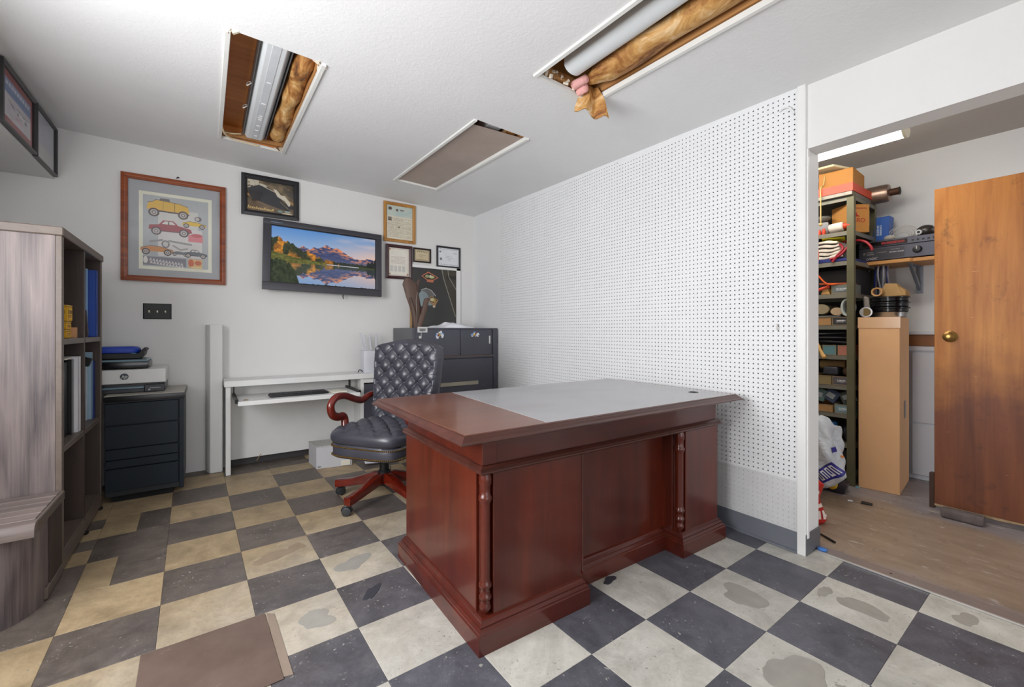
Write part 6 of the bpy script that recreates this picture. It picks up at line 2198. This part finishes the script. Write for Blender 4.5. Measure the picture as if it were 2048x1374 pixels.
MB().box(4.2935, 4.2955, -1.66, -1.40, zr + .118, zr + .150).build('display_window', mat('smoked_display', (22, 18, 20), .15), rc)
cv = Canvas(.14, .018, .002)
cv.c[:] = (40, 14, 18)
cv.scribble(.03, .97, .5, .4, (190, 40, 50), 6, .95, 5)
cv.build('display_print', rc, plane_M((4.293, -1.51, zr + .125), (0, -1, 0), (0, 0, 1)), emission=.5, matname='display_glow')
for k in range(5):
    MB().box(4.2925, 4.2955, -1.695 - .028 * k, -1.683 - .028 * k, zr + .126, zr + .138).build('button', M_BLK, rc, bevel=.001)
for y in (-1.715, -1.835):
    kn = MB().lathe((4.292, y, zr + .062), [(.026, 0), (.026, -.006), (.022, -.022), (.016, -.024)], 24, 'X').build('knob', mat('receiver_black', (28, 28, 32), .4), rc, smooth=True)
    MB().box(4.2665, 4.2685, y - .002, y + .002, zr + .062, zr + .084).build('knob_mark', mat('white_ink', (220, 220, 224), .5), kn)
cv = Canvas(.26, .075, .0022)
cv.c[:] = (64, 64, 74)
cv.ell(.10, .62, .03, .12, (140, 130, 120)); cv.scribble(.16, .30, .70, .05, (160, 156, 150), 2, .9, 1); cv.scribble(.16, .32, .50, .05, (160, 156, 150), 2, .9, 2)
cv.scribble(.40, .62, .62, .04, (150, 140, 134), 3, .8, 3); cv.scribble(.66, .99, .55, .05, (200, 200, 206), 6, .9, 4); cv.scribble(.7, .9, .80, .03, (150, 150, 156), 3, .8, 5)
cv.build('fascia_print', rc, plane_M((4.2915, -1.385, zr + .022), (0, -1, 0), (0, 0, 1)), matname='print_ink')
text_mesh('brand_letters', 'LOGIC', .022, plane_M((4.2905, -1.455, zr + .026), (0, -1, 0), (0, 0, 1)), mat('white_ink', (220, 220, 224), .5), rc, .0003, .3)
zq = zr + .160
bb = thing('blue_manual_box', 'blue cardboard box with white lettering standing on the receiver', 'box', (4.45, -1.47, zq))
MB().hexa([(4.40, -1.525, zq), (4.50, -1.525, zq), (4.50, -1.430, zq), (4.40, -1.430, zq), (4.42, -1.532, zq + .20), (4.52, -1.532, zq + .20), (4.52, -1.442, zq + .20), (4.42, -1.442, zq + .20)]).build('carton', mat('blue_card', (34, 96, 190), .45), bb, bevel=.002)
cv = Canvas(.035, .08, .002)
cv.c[:] = (34, 96, 190)
for k, x in enumerate((.05, .55)):
    cv.fill((cv.x > x) & (cv.x < x + .34) & (vnoise(cv.x * 9 + k, cv.y * 34) > .3), (206, 220, 240), .9)
cv.build('lettering', bb, plane_M((4.4035, -1.455, zq + .055), (0, -1, 0), (.1, 0, 1)))
single('grey_manual', 'grey patterned box leaning beside the blue one on the receiver', 'box', MB().hexa([(4.42, -1.425, zq), (4.54, -1.425, zq), (4.54, -1.385, zq), (4.42, -1.385, zq), (4.46, -1.44, zq + .17), (4.56, -1.44, zq + .17), (4.56, -1.40, zq + .17), (4.46, -1.40, zq + .17)]), mat('grey_pattern', (120, 108, 106), .6, var=.3, vscale=30))
for k in range(4):
    cx_, cy_ = 4.40, -1.605
    rr_ = .030 + .010 * k
    single('white_cable_loop', ['innermost', 'second', 'third', 'outermost'][k] + ' loop of pale cable coiled on the receiver', 'cable', MB().tube([(cx_ + .008 * k, cy_ + 1.35 * rr_ * math.cos(a), zq + .004 + rr_ * .85 + rr_ * .85 * math.sin(a)) for a in np.linspace(0, 2 * math.pi, 30)], .0035, 6), mat('pale_cable', (206, 202, 196), .5), 'cable loops on the receiver', smooth=True)
single('crumpled_foil', 'crumpled pale wrapper beside the cable loops on the receiver', 'wrapper', MB().sphere((4.36, -1.545, zq + .020), .022, 12, 8, (1, 1.6, .9)), mat('foil', (196, 190, 180), .4, bump=.8, bscale=40), smooth=True)
hd = thing('headlamp', 'dark round lamp with a white bulb lying on the receiver', 'lamp', (4.42, -1.74, zq))
MB().sphere((4.42, -1.735, zq + .045), .048, 18, 10, (.9, 1.15, .9)).build('shell', mat('dark_shell', (54, 48, 46), .25), hd, smooth=True)
MB().tube([(4.37, -1.705, zq + .035), (4.38, -1.707, zq + .035)], .018, 16).build('white_ring', mat('white_enamel', (222, 226, 228), .35), hd)
MB().tube([(4.366, -1.705, zq + .035), (4.371, -1.705, zq + .035)], .009, 12).build('centre', M_BLK, hd)
single('chrome_shell', 'chrome lamp shell beside the dark lamp on the receiver', 'lamp', MB().sphere((4.40, -1.815, zq + .040), .045, 18, 10, (.9, 1.1, .85)), mat('chrome', (190, 190, 194), .2, .9), smooth=True)

# ------------------------------------------------------------------ white cabinet behind the door
wc = thing('white_cabinet', 'white enamel cabinet partly hidden behind the wooden door', 'cabinet', (4.56, -1.9, .003))
M_ENA = mat('cool_white_enamel', (214, 220, 230), .3, var=.02)
MB().box(4.515, 4.595, -2.5, -1.600, .003, .99).build('frame', M_ENA, wc, bevel=.004)
MB().box(4.505, 4.516, -2.48, -1.640, .43, .955).build('upper_door', M_ENA, wc, bevel=.003)
MB().box(4.505, 4.516, -2.48, -1.640, .04, .418).build('lower_door', M_ENA, wc, bevel=.003)
MB().box(4.500, 4.595, -2.5, -1.600, .965, 1.0).build('top_edge', M_ENA, wc, bevel=.004)
single('brown_board', 'brown wooden board across the top of the white cabinet', 'board', MB().box(4.512, 4.595, -2.5, -1.60, 1.001, 1.085), mat('brown_board', (142, 92, 52), .5), bevel=.002)
single('white_shelf_edge', 'white lipped shelf above the brown board', 'shelf', MB().box(4.495, 4.598, -2.5, -1.598, 1.086, 1.108), M_ENA, bevel=.004)

# ------------------------------------------------------------------ unhung door
M_DOOR = NT('varnished_door')
v = M_DOOR.coords((1, 1, 1))
a1 = M_DOOR.noise(M_DOOR.coords((8, 8, .55)), 1.4, 6, .62, .9)
w0 = M_DOOR.noise(M_DOOR.coords((1.6, 1.6, .45)), 1.2, 2, .5, .5)
ring = M_DOOR.math('MULTIPLY', M_DOOR.math('PINGPONG', M_DOOR.math('MULTIPLY', w0, 8), .5), 2)
b1 = M_DOOR.noise(M_DOOR.coords((70, 70, 4)), 1.2, 3, .6)
f = M_DOOR.math('ADD', M_DOOR.math('MULTIPLY', a1, .62), M_DOOR.math('ADD', M_DOOR.math('MULTIPLY', ring, .13), M_DOOR.math('MULTIPLY', b1, .22)))
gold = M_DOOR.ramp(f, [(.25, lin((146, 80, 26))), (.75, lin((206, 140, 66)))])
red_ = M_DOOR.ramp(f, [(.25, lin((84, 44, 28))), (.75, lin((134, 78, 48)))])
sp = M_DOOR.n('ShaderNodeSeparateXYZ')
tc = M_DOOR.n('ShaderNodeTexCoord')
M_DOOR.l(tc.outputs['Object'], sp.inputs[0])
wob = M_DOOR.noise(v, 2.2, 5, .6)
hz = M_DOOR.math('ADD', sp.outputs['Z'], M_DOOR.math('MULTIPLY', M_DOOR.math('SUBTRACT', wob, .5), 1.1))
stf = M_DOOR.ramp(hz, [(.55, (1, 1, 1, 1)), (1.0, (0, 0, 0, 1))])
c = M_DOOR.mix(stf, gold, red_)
gr = M_DOOR.noise(v, 7, 6, .7, .6)
c = M_DOOR.mix(M_DOOR.ramp(gr, [(.58, (0, 0, 0, 1)), (.75, (.6, .6, .6, 1))]), c, lin((56, 32, 26)))
ch = M_DOOR.noise(M_DOOR.coords((1, 3, 30)), 5, 2, .6)
c = M_DOOR.mix(M_DOOR.ramp(ch, [(.74, (0, 0, 0, 1)), (.77, (.8, .8, .8, 1))]), c, lin((206, 160, 112)))
M_DOOR.set(c, .45, coat=.0, spec=.35)
M_DOOR.bump(b1, .08, .002)
M_DOOR = M_DOOR.m
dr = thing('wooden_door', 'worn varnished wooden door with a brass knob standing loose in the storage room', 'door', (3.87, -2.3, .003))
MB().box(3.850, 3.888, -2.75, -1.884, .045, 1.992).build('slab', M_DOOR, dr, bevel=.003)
mb = MB()
pts = []
for k in range(30):
    y = -2.75 + .866 * k / 29
    pts.append((y, .030 + .010 * float(vnoise(k * .7, 3.3))))
mb.prism(pts + [(-1.884, .046), (-2.75, .046)], 3.852, 3.886, 'X')
mb.build('split_bottom_edge', mat('raw_split_wood', (166, 140, 106), .85, bump=.5, var=.3, vscale=30), dr)
ky, kz = -1.955, 1.080
kn = MB().lathe((3.850, ky, kz), [(.034, 0), (.034, -.003), (.030, -.006), (.014, -.008), (.012, -.028), (.020, -.034), (.027, -.044), (.026, -.056), (.018, -.062), (.006, -.063)], 28, 'X').build('knob', mat('aged_brass', (150, 116, 66), .28, .95), dr, smooth=True)
kn['label'] = 'round aged brass knob'
single('edge_board', 'short dark board standing behind the free edge of the wooden door', 'board', MB().box(3.895, 3.935, -1.876, -1.852, .003, .22), mat('dark_brown_board', (70, 46, 34), .6), bevel=.002)
sb = MB()
lp = []
for y, r_ in ((-1.930, .020), (-1.935, .027), (-2.09, .029), (-2.105, .024), (-2.108, .015)):
    lp.append([(3.775 + r_ * 1.35 * math.copysign(abs(math.cos(a)) ** .5, math.cos(a)), y, .031 + r_ * math.copysign(abs(math.sin(a)) ** .6, math.sin(a))) for a in np.linspace(0, 2 * math.pi, 20, endpoint=False)])
single('door_stop', 'rough grey stone bar wedged in front of the wooden door', 'doorstop', sb.loft(lp), mat('grey_stone', (98, 88, 86), .9, bump=.6, bscale=80, var=.2, vscale=25), smooth=True, angle=50)

# ------------------------------------------------------------------ bags by the jamb
M_BAG = NT('white_carrier_film')
v = M_BAG.coords()
M_BAG.set(M_BAG.ramp(M_BAG.noise(v, 5, 4), [(.3, lin((206, 214, 222))), (.7, lin((232, 236, 240)))]), .28, spec=.5)
M_BAG.b.inputs['Transmission Weight'].default_value = .12
M_BAG.bump(M_BAG.noise(v, 16, 5, .6, 1.2), .6, .03)
M_BAG = M_BAG.m
bg = thing('carrier_bag', 'stuffed white plastic carrier bag with blue printed panel leaning by the door jamb', 'bag', (3.50, -1.34, .06))


def bag_pt(th, t_):
    w_ = float(np.interp(t_, [0, .08, .25, .5, .75, .92, 1], [.05, .10, .135, .125, .10, .095, .075]))
    d_ = 1 + .16 * math.sin(3 * th + 5 * t_) + .10 * math.sin(5 * th - 9 * t_ + 1) + .06 * math.sin(8 * th + 17 * t_)
    return (3.50 + 1.15 * w_ * d_ * math.cos(th) + .02 * math.sin(4 * t_), -1.368 + w_ * d_ * math.sin(th) - .03 * math.sin(2.6 * t_), .075 + .455 * t_ + (.035 * math.sin(2 * th) if t_ > .9 else 0))


lp = []
for j in range(41):
    t_ = j / 40
    lp.append([bag_pt(2 * math.pi * k / 48, t_) for k in range(48)])
MB().loft(lp).build('bag_film', M_BAG, bg, smooth=True, angle=80)
# printed blue panel and its lettering follow the film


def bag_print(name, t0, t1, th0, th1, material, off=.004, nn=8, turn=.85):
    pts = []
    for j in range(nn):
        for i in range(nn):
            t_ = t0 + (t1 - t0) * j / (nn - 1)
            th = th0 + (th1 - th0) * i / (nn - 1)
            if turn:
                a_, b_ = (th - 3.85) * .13, (t_ - .285) * .455
                th = 3.80 + (a_ * math.cos(turn) - b_ * math.sin(turn)) / .13
                t_ = .285 + (a_ * math.sin(turn) + b_ * math.cos(turn)) / .455
            p = Vector(bag_pt(th, t_))
            c_ = Vector((3.50, -1.368, p.z))
            pts.append(p + (p - c_).normalized() * off)
    o_ = MB().grid(pts, nn, nn).build(name, material, bg, smooth=True)
    return o_


M_BINK = mat('blue_ink', (42, 40, 140), .4)
M_WINK = mat('bag_white_ink', (230, 232, 238), .4)
bag_print('blue_panel', .185, .385, 3.38, 4.36, M_BINK, .004, 14)
for k in range(4):
    a0 = 3.46 + .21 * k
    bag_print('white_letter', .22, .36, a0, a0 + .055, M_WINK, .0065, 5)
    bag_print('white_letter', .335, .36, a0, a0 + .15, M_WINK, .0065, 5)
    if k % 2 == 0:
        bag_print('white_letter', .22, .245, a0, a0 + .15, M_WINK, .0065, 5)
    bag_print('white_letter', .22, .36, a0 + .105, a0 + .15, M_WINK, .0065, 5)
bag_print('blue_mark', .58, .65, 3.95, 4.35, M_BINK, .004, 6, 0)
bag_print('orange_mark', .50, .53, 4.45, 4.62, mat('orange_ink', (206, 120, 50), .5), .004, 4, 0)
rb = thing('red_sack', 'red sack with white lettering tucked behind the door jamb', 'sack', (3.02, -1.53, .003))


def sack_pt(th, t_):
    w_ = float(np.interp(t_, [0, .1, .6, .9, 1], [.10, .115, .10, .115, .09]))
    d_ = 1 + .08 * math.sin(4 * th + 6 * t_) + .05 * math.sin(7 * th - 4 * t_)
    return (3.05 + w_ * d_ * math.cos(th), -1.475 + .85 * w_ * d_ * math.sin(th) + .02 * t_, .004 + .235 * t_)


MB().loft([[sack_pt(2 * math.pi * k / 36, j / 20) for k in range(36)] for j in range(21)]).build('sack_body', mat('red_film', (178, 34, 26), .35, var=.1, bump=.4, bscale=25, bdist=.01), rb, smooth=True, angle=80)
for (t0, t1, a0, a1) in ((.15, .35, 4.35, 4.5), (.15, .35, 4.6, 4.75), (.42, .50, 4.3, 4.8), (.58, .80, 4.4, 4.52), (.70, .78, 4.52, 4.85), (.2, .26, 4.75, 5.0)):
    pts = []
    for j in range(5):
        for i in range(5):
            p = Vector(sack_pt(a0 + (a1 - a0) * i / 4, t0 + (t1 - t0) * j / 4))
            pts.append(p + (p - Vector((3.05, -1.475, p.z))).normalized() * .003)
    MB().grid(pts, 5, 5).build('white_letter', mat('sack_white', (226, 210, 200), .5), rb)
yp = thing('polish_pack', 'dark package with a yellow ball on the floor under the rack', 'package', (3.72, -1.40, .003))
MB().obox((3.74, -1.385, .052), (.06, .085, .040), (.28, 0, .15)).build('pack', mat('dark_pack', (44, 40, 50), .35, var=.3, vscale=25), yp, bevel=.01, seg=2)
MB().sphere((3.672, -1.405, .066), .034, 16, 10, (.45, 1, 1.15)).build('yellow_ball', mat('yellow_ball', (230, 180, 40), .5), yp, smooth=True)

# odds and ends on the storage floor
single('screwdriver', 'thin dark screwdriver lying on the storage floor near the jamb', 'tool', MB().tube([(2.90, -1.583, .009), (2.90, -1.60, .009), (2.86, -1.668, .009), (2.845, -1.692, .009)], [.004, .004, .006, .006], 8), mat('dark_steel', (40, 38, 38), .4, .6), smooth=True)
single('blue_chalk', 'small blue blob of chalk on the threshold by the jamb', 'chalk', MB().sphere((2.70, -1.685, .012), .014, 12, 8, (1.3, 1.6, .6)), mat('blue_chalk', (66, 120, 196), .8, bump=.4), smooth=True)
single('black_clip', 'small black clip lying on the storage floor before the tall carton', 'clip', MB().obox((3.62, -1.612, .009), (.015, .028, .005), (0, 0, .2)), mat('matt_black_plastic', (26, 26, 28), .5), bevel=.002)
single('white_scrap', 'tiny white scrap of paper on the storage floor', 'scrap', MB().obox((3.60, -1.53, .005), (.012, .014, .001), (0, 0, .5)), mat('white_paper', (226, 228, 234), .8))
single('blue_scrap', 'pale blue scrap beside the tall carton on the storage floor', 'scrap', MB().obox((3.93, -1.475, .007), (.008, .012, .003), (0, 0, .2)), mat('pale_teal', (120, 176, 190), .4))

# ------------------------------------------------------------------ lit fluorescent batten in the storage room
fx = thing('fluorescent_batten', 'lit white fluorescent batten on the storage room ceiling', 'light fixture', (3.45, -1.2, 2.47))
MB().box(3.415, 3.485, -1.845, -.62, 2.292, 2.469).build('housing', mat('white_enamel', (222, 226, 228), .35), fx, bevel=.004)
prof = [(3.45 + .062 * math.cos(a), 2.292 + .060 * math.sin(a)) for a in np.linspace(math.pi, 2 * math.pi, 14)]
MB().prism(prof, -1.830, -.63, 'Y').build('diffuser', emit('lit_diffuser', (255, 250, 238), 22.0), fx, smooth=True, angle=60)
MB().prism([(x + (x - 3.45) * .06, zz + (zz - 2.292) * .06) for x, zz in prof], -1.845, -1.830, 'Y').build('end_cap', mat('ivory_cap', (236, 230, 206), .4), fx)

# two wire hooks left in the pegboard
hy = -1.565
o = MB().tube(bez([(rwx(hy) + .004, hy + .03, 2.245), (rwx(hy) - .012, hy + .01, 2.252), (rwx(hy) - .016, hy - .02, 2.246), (rwx(hy) - .010, hy - .035, 2.225), (rwx(hy) - .004, hy - .04, 2.212)], 6), .004, 8).build('peg_hook', M_TRIM, None, smooth=True)
tag(o, 'white painted wire hook at the top of the pegboard beside the doorway', 'hook')
hy = -1.53
o = MB().tube(bez([(rwx(hy) + .004, hy, 1.150), (rwx(hy) - .012, hy, 1.148), (rwx(hy) - .018, hy, 1.135), (rwx(hy) - .012, hy, 1.118)], 6), .0025, 8).build('peg_hook', mat('clip_wire', (200, 196, 188), .4), None, smooth=True)
tag(o, 'thin wire hook at eye level on the pegboard beside the doorway', 'hook')
